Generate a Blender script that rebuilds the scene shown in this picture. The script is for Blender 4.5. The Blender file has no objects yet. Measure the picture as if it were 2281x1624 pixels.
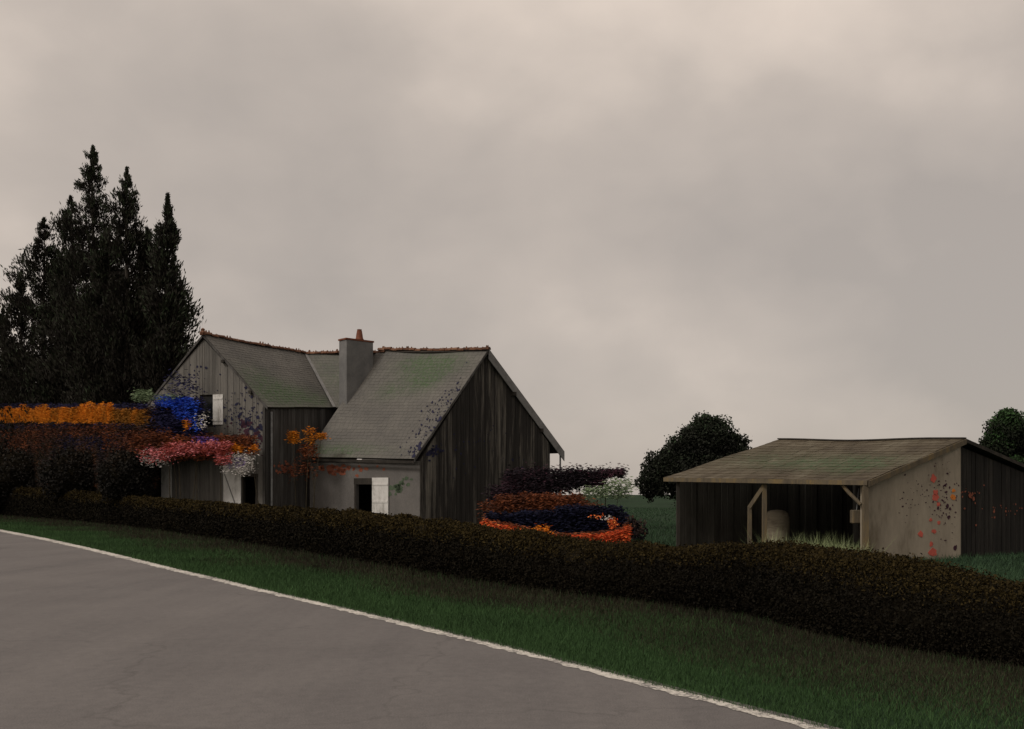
import bpy, math, random
import numpy as np
from mathutils import Vector

random.seed(11)
RNG = np.random.default_rng(11)
SC = bpy.context.scene
COL = SC.collection

# ------------------------------------------------------------------ camera, sky, sun, exposure
F, CX, VH, EYE = 2218.0, 1140.5, 1102.0, 1.6     # focal length, centre, horizon, eye height of the view
cam_data = bpy.data.cameras.new('camera')
cam_data.sensor_width = 36.0
cam_data.lens = 36.0 * F / 2281.0
cam_data.shift_y = (VH - 812.0) / 2281.0
cam_data.clip_start = 0.1
cam_data.clip_end = 12000
cam = bpy.data.objects.new('camera', cam_data)
COL.objects.link(cam)
cam.location = (0, 0, EYE)
cam.rotation_euler = (math.radians(90), 0, 0)
SC.camera = cam

SUN_EL, SUN_AZ = math.radians(42), math.radians(-126)   # azimuth from +Y towards +X: from the left, behind the camera
sun_dir = Vector((math.sin(SUN_AZ) * math.cos(SUN_EL), math.cos(SUN_AZ) * math.cos(SUN_EL), math.sin(SUN_EL)))
sd = bpy.data.lights.new('sun', 'SUN')
sd.energy = 1.4
sd.angle = math.radians(12)
sd.color = (1.0, 0.94, 0.86)
sun = bpy.data.objects.new('sun', sd)
COL.objects.link(sun)
sun.rotation_euler = (-sun_dir).to_track_quat('-Z', 'Y').to_euler()

world = bpy.data.worlds.new('World')
SC.world = world
world.use_nodes = True
nt = world.node_tree
nt.nodes.clear()
def wn(t, **kw):
    n = nt.nodes.new(t)
    for k, v in kw.items():
        setattr(n, k, v)
    return n
sky = wn('ShaderNodeTexSky', sky_type='NISHITA', sun_disc=False)
sky.sun_elevation = SUN_EL
sky.sun_rotation = SUN_AZ
tc = wn('ShaderNodeTexCoord')
mp = wn('ShaderNodeMapping')
mp.inputs['Scale'].default_value = (1.0, 1.0, 1.5)
mp.inputs['Location'].default_value = (0.35, 0.1, 0.55)
nt.links.new(tc.outputs['Generated'], mp.inputs['Vector'])
def wnoise(scale, detail, rough, dist):
    n = wn('ShaderNodeTexNoise')
    n.inputs['Scale'].default_value = scale
    n.inputs['Detail'].default_value = detail
    n.inputs['Roughness'].default_value = rough
    n.inputs['Distortion'].default_value = dist
    nt.links.new(mp.outputs['Vector'], n.inputs['Vector'])
    return n
n1 = wnoise(2.7, 4, 0.45, 0.12)
n2 = wnoise(7.0, 6, 0.6, 0.2)
def wmath(op, a, b):
    n = wn('ShaderNodeMath', operation=op)
    for i, x in enumerate((a, b)):
        if isinstance(x, (int, float)):
            n.inputs[i].default_value = x
        else:
            nt.links.new(x, n.inputs[i])
    return n.outputs[0]
# cloud deck thins gently towards the west (left), where it is brighter
sep = wn('ShaderNodeSeparateXYZ')
nt.links.new(tc.outputs['Generated'], sep.inputs[0])
lean = wmath('MULTIPLY', sep.outputs['X'], -0.34)
lift = wmath('MULTIPLY', sep.outputs['Z'], 0.26)
f1 = wmath('ADD', wmath('MULTIPLY', wmath('SUBTRACT', n1.outputs['Fac'], 0.1), 1.15), wmath('MULTIPLY', n2.outputs['Fac'], 0.20))
fac = wmath('ADD', wmath('ADD', f1, lean), lift)
ramp = wn('ShaderNodeValToRGB')
cr = ramp.color_ramp
cr.elements[0].position = 0.44
cr.elements[0].color = (0.440, 0.388, 0.346, 1)
cr.elements[1].position = 0.88
cr.elements[1].color = (0.790, 0.675, 0.580, 1)
e = cr.elements.new(0.64)
e.color = (0.555, 0.482, 0.422, 1)
nt.links.new(fac, ramp.inputs['Fac'])
bg_sky = wn('ShaderNodeBackground')
bg_sky.inputs['Strength'].default_value = 0.08
nt.links.new(sky.outputs['Color'], bg_sky.inputs['Color'])
bg_cloud = wn('ShaderNodeBackground')
bg_cloud.inputs['Strength'].default_value = 1.0
nt.links.new(ramp.outputs['Color'], bg_cloud.inputs['Color'])
mixs = wn('ShaderNodeMixShader')
mixs.inputs['Fac'].default_value = 0.93
nt.links.new(bg_sky.outputs[0], mixs.inputs[1])
nt.links.new(bg_cloud.outputs[0], mixs.inputs[2])
wo = wn('ShaderNodeOutputWorld')
nt.links.new(mixs.outputs[0], wo.inputs['Surface'])

SC.render.engine = 'CYCLES'
vs = SC.view_settings
vs.view_transform = 'Standard'
vs.look = 'None'
vs.exposure = 0.0
vs.gamma = 1.0
vs.use_curve_mapping = False

# ------------------------------------------------------------------ helpers
def P(u, v, d):
    return Vector(((u - CX) / F * d, d, EYE - (v - VH) / F * d))

def ground_d(v):
    return EYE * F / (v - VH)

def G(u, v):
    d = ground_d(v)
    return Vector(((u - CX) / F * d, d, 0.0))

def XY(u, d):
    return Vector(((u - CX) / F * d, d))

def line_t(A, B, u):
    """parameter along plan line A-B where it is seen at column u, and its depth"""
    k = (u - CX) / F
    t = (k * A.y - A.x) / ((B.x - A.x) - k * (B.y - A.y))
    return t, A.y + (B.y - A.y) * t

def z_of(v, d):
    return EYE - (v - VH) / F * d

def s2l(r, g, b):
    def c(x):
        x /= 255.0
        return x / 12.92 if x <= 0.04045 else ((x + 0.055) / 1.055) ** 2.4
    return (c(r), c(g), c(b), 1.0)

def tag(o, label=None, cat=None, group=None, kind=None):
    if label: o['label'] = label
    if cat: o['category'] = cat
    if group: o['group'] = group
    if kind: o['kind'] = kind
    return o

def empty(name, loc, label, cat, group=None):
    o = bpy.data.objects.new(name, None)
    o.location = loc
    o.empty_display_size = 0.3
    COL.objects.link(o)
    return tag(o, label, cat, group)

def root_loc(o):
    l = Vector((0, 0, 0))
    while o is not None:
        l = l + Vector(o.location)
        o = o.parent
    return l

def link_mesh(name, me, mat, parent=None, loc=None):
    if mat is not None and len(me.materials) == 0:
        me.materials.append(mat)
    o = bpy.data.objects.new(name, me)
    COL.objects.link(o)
    if parent is not None:
        o.parent = parent
    if loc is not None:
        o.location = loc
    return o

class MB:
    def __init__(self):
        self.v, self.f = [], []
    def add(self, vs_, fs):
        b = len(self.v)
        self.v += [tuple(x) for x in vs_]
        self.f += [tuple(i + b for i in q) for q in fs]
    def hexa(self, p):                       # p: 8 points, 0-3 bottom loop, 4-7 top loop
        self.add(p, [(3, 2, 1, 0), (4, 5, 6, 7), (0, 1, 5, 4), (1, 2, 6, 5), (2, 3, 7, 6), (3, 0, 4, 7)])
    def box(self, x0, y0, z0, x1, y1, z1):
        self.hexa([(x0, y0, z0), (x1, y0, z0), (x1, y1, z0), (x0, y1, z0), (x0, y0, z1), (x1, y0, z1), (x1, y1, z1), (x0, y1, z1)])
    def tube(self, p0, p1, r0, r1, n=8, cap=True):
        p0, p1 = Vector(p0), Vector(p1)
        ax = (p1 - p0).normalized()
        a = ax.orthogonal().normalized()
        b = ax.cross(a)
        vs_, fs = [], []
        for p, r in ((p0, r0), (p1, r1)):
            for i in range(n):
                w = 2 * math.pi * i / n
                vs_.append(p + a * (r * math.cos(w)) + b * (r * math.sin(w)))
        for i in range(n):
            j = (i + 1) % n
            fs.append((i, j, n + j, n + i))
        if cap:
            fs.append(tuple(range(n - 1, -1, -1)))
            fs.append(tuple(range(n, 2 * n)))
        self.add(vs_, fs)
    def path(self, pts, rads, n=8):
        for i in range(len(pts) - 1):
            self.tube(pts[i], pts[i + 1], rads[i], rads[i + 1], n)
    def beam(self, p0, p1, w, h, up=Vector((0, 0, 1))):
        p0, p1 = Vector(p0), Vector(p1)
        ax = (p1 - p0).normalized()
        s = ax.cross(up)
        if s.length < 1e-4:
            s = Vector((1, 0, 0))
        s.normalize()
        t = s.cross(ax).normalized()
        c = []
        for p in (p0, p1):
            c.append([p - s * w / 2 - t * h / 2, p + s * w / 2 - t * h / 2, p + s * w / 2 + t * h / 2, p - s * w / 2 + t * h / 2])
        self.hexa(c[0] + c[1])
    def lathe(self, c, prof, n=20):
        vs_, fs = [], []
        for r, z in prof:
            for i in range(n):
                w = 2 * math.pi * i / n
                vs_.append((c[0] + r * math.cos(w), c[1] + r * math.sin(w), c[2] + z))
        for k in range(len(prof) - 1):
            for i in range(n):
                j = (i + 1) % n
                fs.append((k * n + i, k * n + j, (k + 1) * n + j, (k + 1) * n + i))
        fs.append(tuple(range(n - 1, -1, -1)))
        fs.append(tuple(range((len(prof) - 1) * n, len(prof) * n)))
        self.add(vs_, fs)
    def build(self, name, mat, parent=None, smooth=False, kind=None):
        off = root_loc(parent) if parent is not None else Vector((0, 0, 0))
        me = bpy.data.meshes.new(name)
        me.from_pydata([(x - off.x, y - off.y, z - off.z) for x, y, z in self.v], [], self.f)
        if smooth:
            me.polygons.foreach_set('use_smooth', [True] * len(me.polygons))
        me.update()
        o = link_mesh(name, me, mat, parent)
        if kind: o['kind'] = kind
        return o

def np_mesh(name, verts, nper, mat, parent=None, t=None, kind=None, extra=None):
    """verts: (N*nper,3) with nper corners per face, each face its own vertices"""
    off = root_loc(parent) if parent is not None else Vector((0, 0, 0))
    verts = (np.asarray(verts, dtype=np.float64) - np.array(off)).astype(np.float32)
    nv = len(verts); nf = nv // nper
    me = bpy.data.meshes.new(name)
    me.vertices.add(nv)
    me.vertices.foreach_set('co', verts.ravel())
    me.loops.add(nv)
    me.loops.foreach_set('vertex_index', np.arange(nv, dtype=np.int32))
    me.polygons.add(nf)
    me.polygons.foreach_set('loop_start', np.arange(0, nv, nper, dtype=np.int32))
    if t is not None:
        a = me.attributes.new('t', 'FLOAT', 'FACE')
        a.data.foreach_set('value', np.asarray(t, dtype=np.float32))
    if extra is not None:
        for k, arr in extra.items():
            a = me.attributes.new(k, 'FLOAT', 'FACE')
            a.data.foreach_set('value', np.asarray(arr, dtype=np.float32))
    me.update(calc_edges=True)
    o = link_mesh(name, me, mat, parent)
    if kind: o['kind'] = kind
    return o

def unit(a):
    return a / (np.linalg.norm(a, axis=1, keepdims=True) + 1e-9)

def leaves(pos, length, width, direction=None, jitter=1.0):
    """rhombic leaves: returns (N*4,3)"""
    n = len(pos)
    r = RNG.normal(size=(n, 3))
    a = unit(r if direction is None else direction + jitter * r)
    b = unit(np.cross(a, RNG.normal(size=(n, 3))))
    L = (np.ones(n) * length * RNG.uniform(.6, 1.3, n))[:, None] * .5
    W = (np.ones(n) * width * RNG.uniform(.6, 1.3, n))[:, None] * .5
    q = np.stack([pos - a * L, pos + b * W, pos + a * L, pos - b * W], axis=1)
    return q.reshape(-1, 3)

# ------------------------------------------------------------------ materials
def new_mat(name):
    m = bpy.data.materials.new(name)
    m.use_nodes = True
    t = m.node_tree
    t.nodes.clear()
    out = t.nodes.new('ShaderNodeOutputMaterial')
    b = t.nodes.new('ShaderNodeBsdfPrincipled')
    t.links.new(b.outputs[0], out.inputs[0])
    return m, t, b

def node_noise(t, vec, scale, detail=5, rough=.6, dist=0.0):
    n = t.nodes.new('ShaderNodeTexNoise')
    n.inputs['Scale'].default_value = scale
    n.inputs['Detail'].default_value = detail
    n.inputs['Roughness'].default_value = rough
    n.inputs['Distortion'].default_value = dist
    t.links.new(vec, n.inputs['Vector'])
    return n.outputs['Fac']

def node_ramp(t, fac, stops):
    r = t.nodes.new('ShaderNodeValToRGB')
    el = r.color_ramp.elements
    while len(el) < len(stops):
        el.new(0.5)
    for e_, (p_, c_) in zip(el, stops):
        e_.position = p_
        e_.color = c_ if len(c_) == 4 else (*c_, 1)
    t.links.new(fac, r.inputs['Fac'])
    return r.outputs['Color']

def node_mix(t, fac, a, b, mode='MIX'):
    n = t.nodes.new('ShaderNodeMix')
    n.data_type = 'RGBA'
    n.blend_type = mode
    for sock, x in ((n.inputs[0], fac), (n.inputs[6], a), (n.inputs[7], b)):
        if isinstance(x, (int, float)):
            sock.default_value = x
        elif isinstance(x, (tuple, list)):
            sock.default_value = x if len(x) == 4 else (*x, 1)
        else:
            t.links.new(x, sock)
    return n.outputs[2]

def world_vec(t, scale=(1, 1, 1)):
    g = t.nodes.new('ShaderNodeNewGeometry')
    m = t.nodes.new('ShaderNodeMapping')
    m.inputs['Scale'].default_value = scale
    t.links.new(g.outputs['Position'], m.inputs['Vector'])
    return m.outputs['Vector']

def weathered(name, dark, mid, light, scale=1.2, stretch=(1, 1, 1), rough=.85, bump=.25, fine=18.0, spec=.25, rnd=0.0):
    m, t, b = new_mat(name)
    v = world_vec(t, stretch)
    big = node_noise(t, v, scale, 6, .62, .3)
    small = node_noise(t, v, fine, 4, .6)
    mm = t.nodes.new('ShaderNodeMath'); mm.operation = 'MULTIPLY_ADD'
    t.links.new(small, mm.inputs[0]); mm.inputs[1].default_value = .35
    t.links.new(big, mm.inputs[2])
    last = mm.outputs[0]
    if rnd:
        oi = t.nodes.new('ShaderNodeObjectInfo')
        m2 = t.nodes.new('ShaderNodeMath'); m2.operation = 'MULTIPLY_ADD'
        t.links.new(oi.outputs['Random'], m2.inputs[0]); m2.inputs[1].default_value = rnd
        t.links.new(last, m2.inputs[2])
        m3 = t.nodes.new('ShaderNodeMath'); m3.operation = 'SUBTRACT'
        t.links.new(m2.outputs[0], m3.inputs[0]); m3.inputs[1].default_value = rnd * .5
        last = m3.outputs[0]
    c = node_ramp(t, last, [(.45, dark), (.66, mid), (.9, light)])
    t.links.new(c, b.inputs['Base Color'])
    b.inputs['Roughness'].default_value = rough
    b.inputs['Specular IOR Level'].default_value = spec
    if bump:
        bp = t.nodes.new('ShaderNodeBump')
        bp.inputs['Strength'].default_value = bump
        bp.inputs['Distance'].default_value = .02
        t.links.new(small, bp.inputs['Height'])
        t.links.new(bp.outputs[0], b.inputs['Normal'])
    return m

def foliage(name, c0, c1, c2, patch=.8, amount=.45, spec=.12):
    """leaf colour from the leaf's own value t, shifted clump by clump"""
    m, t, b = new_mat(name)
    at = t.nodes.new('ShaderNodeAttribute'); at.attribute_name = 't'
    v = world_vec(t)
    n = node_noise(t, v, patch, 3, .5)
    a = t.nodes.new('ShaderNodeMath'); a.operation = 'SUBTRACT'
    t.links.new(n, a.inputs[0]); a.inputs[1].default_value = .5
    k = t.nodes.new('ShaderNodeMath'); k.operation = 'MULTIPLY_ADD'
    t.links.new(a.outputs[0], k.inputs[0]); k.inputs[1].default_value = amount * 3
    t.links.new(at.outputs['Fac'], k.inputs[2])
    c = node_ramp(t, k.outputs[0], [(.1, c0), (.5, c1), (.95, c2)])
    t.links.new(c, b.inputs['Base Color'])
    b.inputs['Roughness'].default_value = .8
    b.inputs['Specular IOR Level'].default_value = spec
    return m

M = {}
M['plaster'] = weathered('grey_plaster', (.098, .090, .085), (.142, .131, .123), (.19, .175, .162), .5, (1, 1, .55), bump=.3)
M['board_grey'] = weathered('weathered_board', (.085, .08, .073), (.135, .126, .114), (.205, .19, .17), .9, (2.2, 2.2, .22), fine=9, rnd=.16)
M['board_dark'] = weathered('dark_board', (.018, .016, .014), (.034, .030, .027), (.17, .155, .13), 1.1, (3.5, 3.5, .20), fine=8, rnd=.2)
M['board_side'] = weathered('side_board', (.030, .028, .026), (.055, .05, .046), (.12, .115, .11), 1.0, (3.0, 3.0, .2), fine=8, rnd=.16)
M['dark_inside'] = weathered('unlit_plaster', (.03, .027, .024), (.04, .036, .032), (.05, .045, .04), bump=0)
M['chimney_stone'] = weathered('chimney_render', (.115, .115, .115), (.15, .147, .145), (.2, .195, .19), 1.4, bump=.35)
M['terracotta'] = weathered('terracotta', (.10, .032, .018), (.16, .055, .03), (.22, .09, .05), 4)
M['ridge'] = weathered('ridge_clay', (.055, .028, .018), (.12, .05, .026), (.22, .12, .075), 6, fine=30, rnd=.3)
M['white_paint'] = weathered('worn_white_paint', (.36, .34, .31), (.66, .64, .61), (.78, .76, .73), 2.2, (1.5, 1.5, .5), fine=14, bump=.15)
M['barge'] = weathered('pale_barge_board', (.15, .145, .14), (.21, .205, .20), (.28, .27, .26), 2.0)
M['dark_wood'] = weathered('dark_wood', (.02, .017, .014), (.035, .03, .025), (.06, .05, .04), 2, (2, 2, .4))
M['metal'] = weathered('old_zinc', (.12, .12, .12), (.2, .2, .2), (.26, .26, .26), 4, rough=.55, bump=.05)
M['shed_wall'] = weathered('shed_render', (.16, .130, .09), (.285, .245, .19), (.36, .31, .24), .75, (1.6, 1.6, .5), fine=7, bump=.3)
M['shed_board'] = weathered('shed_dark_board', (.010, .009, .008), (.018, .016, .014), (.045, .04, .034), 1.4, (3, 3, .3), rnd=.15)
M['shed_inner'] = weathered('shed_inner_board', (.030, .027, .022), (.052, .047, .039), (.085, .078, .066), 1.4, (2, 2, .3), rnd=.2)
M['ochre_wood'] = weathered('ochre_wood', (.075, .060, .042), (.118, .095, .064), (.19, .135, .06), 2.2, (2, 2, .5), fine=12)
M['bale'] = weathered('pale_straw', (.17, .14, .10), (.26, .22, .16), (.32, .28, .21), 5, (1, 1, 3), fine=40, bump=.5)
M['bark'] = weathered('bark', (.02, .016, .012), (.035, .028, .022), (.06, .05, .04), 4, (2, 2, .4), bump=.5)
M['stem'] = weathered('stem', (.03, .022, .015), (.05, .04, .025), (.07, .06, .04), 6)
M['hedge_core'] = weathered('hedge_shade', (.008, .007, .005), (.012, .010, .007), (.018, .015, .010), 3, bump=0, spec=.0)  # near-black: inner shade of hedges and doorways put into the colour
for nm, c in (('coral', (.50, .105, .075)), ('orange', (.58, .18, .03)), ('rust', (.26, .085, .05)), ('navy', (.018, .018, .045)), ('plum', (.05, .018, .03)), ('moss', (.085, .115, .072))):
    M['splash_' + nm] = weathered('splash_' + nm, tuple(x * .75 for x in c), c, tuple(min(1, x * 1.2) for x in c), 3, bump=.1)

M['conifer'] = foliage('conifer_needles', (.016, .0135, .011), (.025, .023, .017), (.042, .062, .032), .35, .35)
M['round_tree'] = foliage('round_tree_leaves', (.012, .012, .010), (.022, .026, .017), (.040, .068, .034), .5, .3)
M['bright_tree'] = foliage('bright_tree_leaves', (.011, .012, .009), (.018, .024, .013), (.050, .105, .036), .5, .3)
M['hedge'] = foliage('hedge_leaves', (.008, .007, .0055), (.0125, .0108, .0075), (.020, .016, .0095), .6, .3, .03)  # front leaves near black, the hedge's own shade is in this colour
M['lit_top'] = foliage('hedge_lit_top', (.021, .016, .0075), (.036, .0265, .010), (.054, .039, .0145), .6, .35, .03)  # paler leaves for the top, light from above put into the colour
M['bush'] = foliage('dark_bush_leaves', (.010, .009, .008), (.018, .016, .013), (.055, .036, .022), .9, .3)
M['brown'] = foliage('brown_foliage', (.018, .014, .018), (.045, .026, .018), (.10, .040, .018), .4, .7)
M['orange_bloom'] = foliage('orange_bloom', (.22, .09, .012), (.52, .165, .012), (.72, .22, .015), .8, .5)
M['blue_bloom'] = foliage('blue_bloom', (.012, .014, .06), (.020, .038, .28), (.035, .12, .75), 1.2, .6)
M['navy_leaf'] = foliage('navy_leaves', (.010, .009, .018), (.016, .015, .045), (.03, .03, .09), .7, .3)
M['pink_bloom'] = foliage('pink_bloom', (.24, .045, .03), (.50, .11, .10), (.72, .25, .27), 1.3, .8)
M['rust_leaf'] = foliage('rust_leaves', (.06, .022, .014), (.16, .05, .022), (.28, .08, .028), .5, .6)
M['plum_leaf'] = foliage('plum_leaves', (.014, .011, .015), (.028, .018, .024), (.075, .03, .045), .5, .5)
M['navy_shrub'] = foliage('navy_shrub_leaves', (.006, .006, .014), (.010, .011, .030), (.018, .022, .055), .7, .3)
M['fire_bloom'] = foliage('fire_bloom', (.34, .06, .02), (.75, .10, .03), (.85, .38, .10), .7, .4)
M['white_bloom'] = foliage('white_bloom', (.45, .40, .38), (.6, .56, .52), (.72, .68, .65), .7, .3)
M['violet_bloom'] = foliage('violet_bloom', (.05, .03, .14), (.13, .07, .32), (.25, .14, .45), .7, .3)
M['pale_leaf'] = foliage('pale_green_leaves', (.10, .14, .075), (.19, .25, .14), (.30, .36, .22), .7, .3)
M['tuft'] = foliage('pale_grass', (.11, .14, .06), (.24, .29, .14), (.38, .42, .24), 1.5, .3)
M['grass'] = foliage('verge_grass', (.022, .040, .016), (.036, .076, .027), (.054, .110, .038), .35, .35)
M['meadow'] = foliage('meadow_grass', (.020, .034, .020), (.032, .062, .033), (.050, .092, .044), .25, .4)

def roof_mat(name, dark, mid, light, mossc, streak):
    m, t, b = new_mat(name)
    at = t.nodes.new('ShaderNodeAttribute'); at.attribute_name = 't'
    ms = t.nodes.new('ShaderNodeAttribute'); ms.attribute_name = 'moss'
    v = world_vec(t)
    n = node_noise(t, v, .7, 6, .6, .4)
    n2_ = node_noise(t, v, 9, 5, .65)
    k = t.nodes.new('ShaderNodeMath'); k.operation = 'MULTIPLY_ADD'
    t.links.new(at.outputs['Fac'], k.inputs[0]); k.inputs[1].default_value = streak
    t.links.new(n, k.inputs[2])
    c = node_ramp(t, k.outputs[0], [(.36, dark), (.58, mid), (.8, light)])
    c = node_mix(t, n2_, c, node_mix(t, 1.0, c, (.74, .74, .72, 1), 'MULTIPLY'))
    mk = t.nodes.new('ShaderNodeMath'); mk.operation = 'MULTIPLY'
    t.links.new(ms.outputs['Fac'], mk.inputs[0])
    mr = t.nodes.new('ShaderNodeMapRange')
    t.links.new(n2_, mr.inputs[0]); mr.inputs[1].default_value = .3; mr.inputs[2].default_value = .65
    t.links.new(mr.outputs[0], mk.inputs[1])
    c = node_mix(t, mk.outputs[0], c, mossc)
    t.links.new(c, b.inputs['Base Color'])
    b.inputs['Roughness'].default_value = .75
    b.inputs['Specular IOR Level'].default_value = .25
    bp = t.nodes.new('ShaderNodeBump'); bp.inputs['Strength'].default_value = .3; bp.inputs['Distance'].default_value = .02
    t.links.new(n2_, bp.inputs['Height']); t.links.new(bp.outputs[0], b.inputs['Normal'])
    return m
M['slate'] = roof_mat('old_slate', (.120, .114, .107), (.148, .139, .127), (.180, .170, .153), (.060, .105, .042, 1), .12)
M['shed_roof'] = roof_mat('mossy_shingle', (.058, .043, .028), (.098, .079, .052), (.158, .136, .098), (.050, .085, .038, 1), .16)

# ------------------------------------------------------------------ ground, road, verge
def loft_poly(name, left, right, z, mat, kind='structure'):
    mb = MB()
    n = len(left)
    vs_ = [(p.x, p.y, z) for p in left] + [(p.x, p.y, z) for p in right]
    mb.add(vs_, [(i, i + 1, n + i + 1, n + i) for i in range(n - 1)])
    o = mb.build(name, mat)
    o['kind'] = kind
    return o

def ground_mat():
    m, t, b = new_mat('meadow_soil')
    v = world_vec(t)
    n = node_noise(t, v, .06, 5, .6)
    n2_ = node_noise(t, v, 3.0, 6, .65)
    c = node_ramp(t, n, [(.35, (.018, .034, .018)), (.55, (.026, .055, .026)), (.75, (.036, .072, .034))])
    c = node_mix(t, n2_, c, node_mix(t, 1.0, c, (.45, .45, .42, 1), 'MULTIPLY'))
    t.links.new(c, b.inputs['Base Color'])
    b.inputs['Roughness'].default_value = .95
    b.inputs['Specular IOR Level'].default_value = .05
    return m
gm = MB()
gm.add([(-6000, -200, 0), (6000, -200, 0), (6000, 9000, 0), (-6000, 9000, 0)], [(0, 1, 2, 3)])
go = gm.build('ground', ground_mat())
go['kind'] = 'structure'

EDGE = [(-120, 1161), (0, 1180), (100, 1199), (200, 1221), (300, 1245), (400, 1270), (500, 1293), (600, 1318), (800, 1364), (1000, 1412), (1140, 1447), (1300, 1487), (1500, 1540), (1700, 1591), (1830, 1625), (2000, 1672), (2281, 1752), (2700, 1880)]
edge = [G(u, v) for u, v in EDGE]
tail = (edge[-1] - edge[-2]).normalized()
edge = [edge[0] + (edge[0] - edge[1]).normalized() * 60] + edge + [edge[-1] + tail * 14]
def offset(pts, w):
    out = []
    for i, p in enumerate(pts):
        a = pts[max(0, i - 1)]; b = pts[min(len(pts) - 1, i + 1)]
        tdir = (b - a).normalized()
        nrm = Vector((tdir.y, -tdir.x, 0))       # to the right of travel (far -> near): the road side
        if nrm.dot(Vector((-1, -1, 0))) < 0: nrm = -nrm
        ww = w(p) if callable(w) else w
        out.append(p + nrm * ww)
    return out
def resample(pts, n):
    ds = [0]
    for a, b in zip(pts, pts[1:]):
        ds.append(ds[-1] + (b - a).length)
    out = []
    for k in range(n):
        s = ds[-1] * (k / (n - 1)) ** 1.0
        i = min(len(pts) - 2, max(j for j in range(len(ds)) if ds[j] <= s + 1e-9))
        i = min(i, len(pts) - 2)
        out.append(pts[i].lerp(pts[i + 1], (s - ds[i]) / max(1e-6, ds[i + 1] - ds[i])))
    return out

def asphalt():
    m, t, b = new_mat('old_asphalt')
    v = world_vec(t)
    n = node_noise(t, v, .45, 6, .6, .3)
    fine = node_noise(t, v, 85, 3, .7)
    mid = node_noise(t, v, 9.0, 6, .75)
    rot = t.nodes.new('ShaderNodeMapping')                 # wear that runs along the road
    rot.inputs['Rotation'].default_value = (0, 0, math.radians(-34))
    rot.inputs['Scale'].default_value = (1.3, .05, 1)
    t.links.new(v, rot.inputs['Vector'])
    wear = node_noise(t, rot.outputs['Vector'], 1.0, 5, .6)
    c = node_ramp(t, n, [(.3, (.130, .121, .119)), (.55, (.149, .139, .136)), (.8, (.168, .156, .151))])
    c = node_mix(t, .65, c, node_mix(t, 1.0, c, node_ramp(t, wear, [(.3, (.82, .82, .83)), (.7, (1.16, 1.15, 1.13))]), 'MULTIPLY'))
    c = node_mix(t, .55, c, node_mix(t, 1.0, c, node_ramp(t, mid, [(.32, (.78, .78, .78)), (.68, (1.18, 1.17, 1.16))]), 'MULTIPLY'))
    c = node_mix(t, .7, c, node_mix(t, 1.0, c, node_ramp(t, fine, [(.3, (.5, .5, .5)), (.7, (1.45, 1.45, 1.45))]), 'MULTIPLY'))
    vo = t.nodes.new('ShaderNodeTexVoronoi'); vo.feature = 'DISTANCE_TO_EDGE'; vo.inputs['Scale'].default_value = .22
    ad = t.nodes.new('ShaderNodeVectorMath'); ad.operation = 'MULTIPLY_ADD'
    nc = t.nodes.new('ShaderNodeTexNoise'); nc.inputs['Scale'].default_value = 1.6; nc.inputs['Detail'].default_value = 5
    t.links.new(v, nc.inputs['Vector'])
    t.links.new(nc.outputs['Color'], ad.inputs[0]); ad.inputs[1].default_value = (1.1, 1.1, 0); t.links.new(v, ad.inputs[2])
    t.links.new(ad.outputs[0], vo.inputs['Vector'])
    crack = node_ramp(t, vo.outputs['Distance'], [(0.0, (.62, .62, .62)), (.006, (1, 1, 1))])
    c = node_mix(t, .45, c, node_mix(t, 1.0, c, crack, 'MULTIPLY'))
    t.links.new(c, b.inputs['Base Color'])
    b.inputs['Roughness'].default_value = .85
    b.inputs['Specular IOR Level'].default_value = .2
    bp = t.nodes.new('ShaderNodeBump'); bp.inputs['Strength'].default_value = .4; bp.inputs['Distance'].default_value = .008
    t.links.new(fine, bp.inputs['Height']); t.links.new(bp.outputs[0], b.inputs['Normal'])
    return m
line_w = lambda p: 0.115 + 0.0090 * max(0, p.y - 6)
road_l = offset(edge, lambda p: -0.10)
loft_poly('road', road_l, offset(edge, 7.5), 0.012, asphalt())
def line_mat():
    m, t, b = new_mat('worn_road_paint')
    v = world_vec(t)
    n = node_noise(t, v, 22, 6, .75)
    n2_ = node_noise(t, v, 1.3, 4, .6)
    s = t.nodes.new('ShaderNodeMath'); s.operation = 'MULTIPLY_ADD'
    t.links.new(n2_, s.inputs[0]); s.inputs[1].default_value = .5
    t.links.new(n, s.inputs[2])
    c = node_ramp(t, s.outputs[0], [(.66, (.160, .147, .140)), (.75, (.52, .49, .44)), (1.0, (.72, .68, .62))])
    t.links.new(c, b.inputs['Base Color'])
    b.inputs['Roughness'].default_value = .8
    return m
# ragged-edged painted line lying on the asphalt
fine_edge = resample(edge, 1600)
rl = []
a_in = offset(fine_edge, lambda p: -0.01 + random.uniform(-.016, .014))
a_out = offset(fine_edge, lambda p: line_w(p) + random.uniform(-.024, .012) * (1 + p.y / 14))
loft_poly('road_edge_line', a_in, a_out, 0.016, line_mat())

# hedge stations: (u, v of the foot, v of the crest)
HED = [(-160, 1141, 1072), (0, 1150, 1084), (140, 1162, 1092), (281, 1176, 1106), (420, 1196, 1117), (560, 1218, 1128), (700, 1241, 1135), (850, 1267, 1150), (1000, 1291, 1168),
       (1165, 1317, 1191), (1290, 1332, 1207), (1410, 1346, 1211), (1532, 1362, 1211), (1679, 1380, 1209), (1801, 1414, 1217), (1948, 1446, 1250), (2144, 1473, 1284), (2281, 1492, 1299), (2500, 1530, 1330), (2800, 1590, 1380)]
foot, crest, crestd = [], [], []
for u, v, vt in HED:
    d = ground_d(v)
    foot.append(Vector(((u - CX) / F * d, d, 0)))
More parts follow.
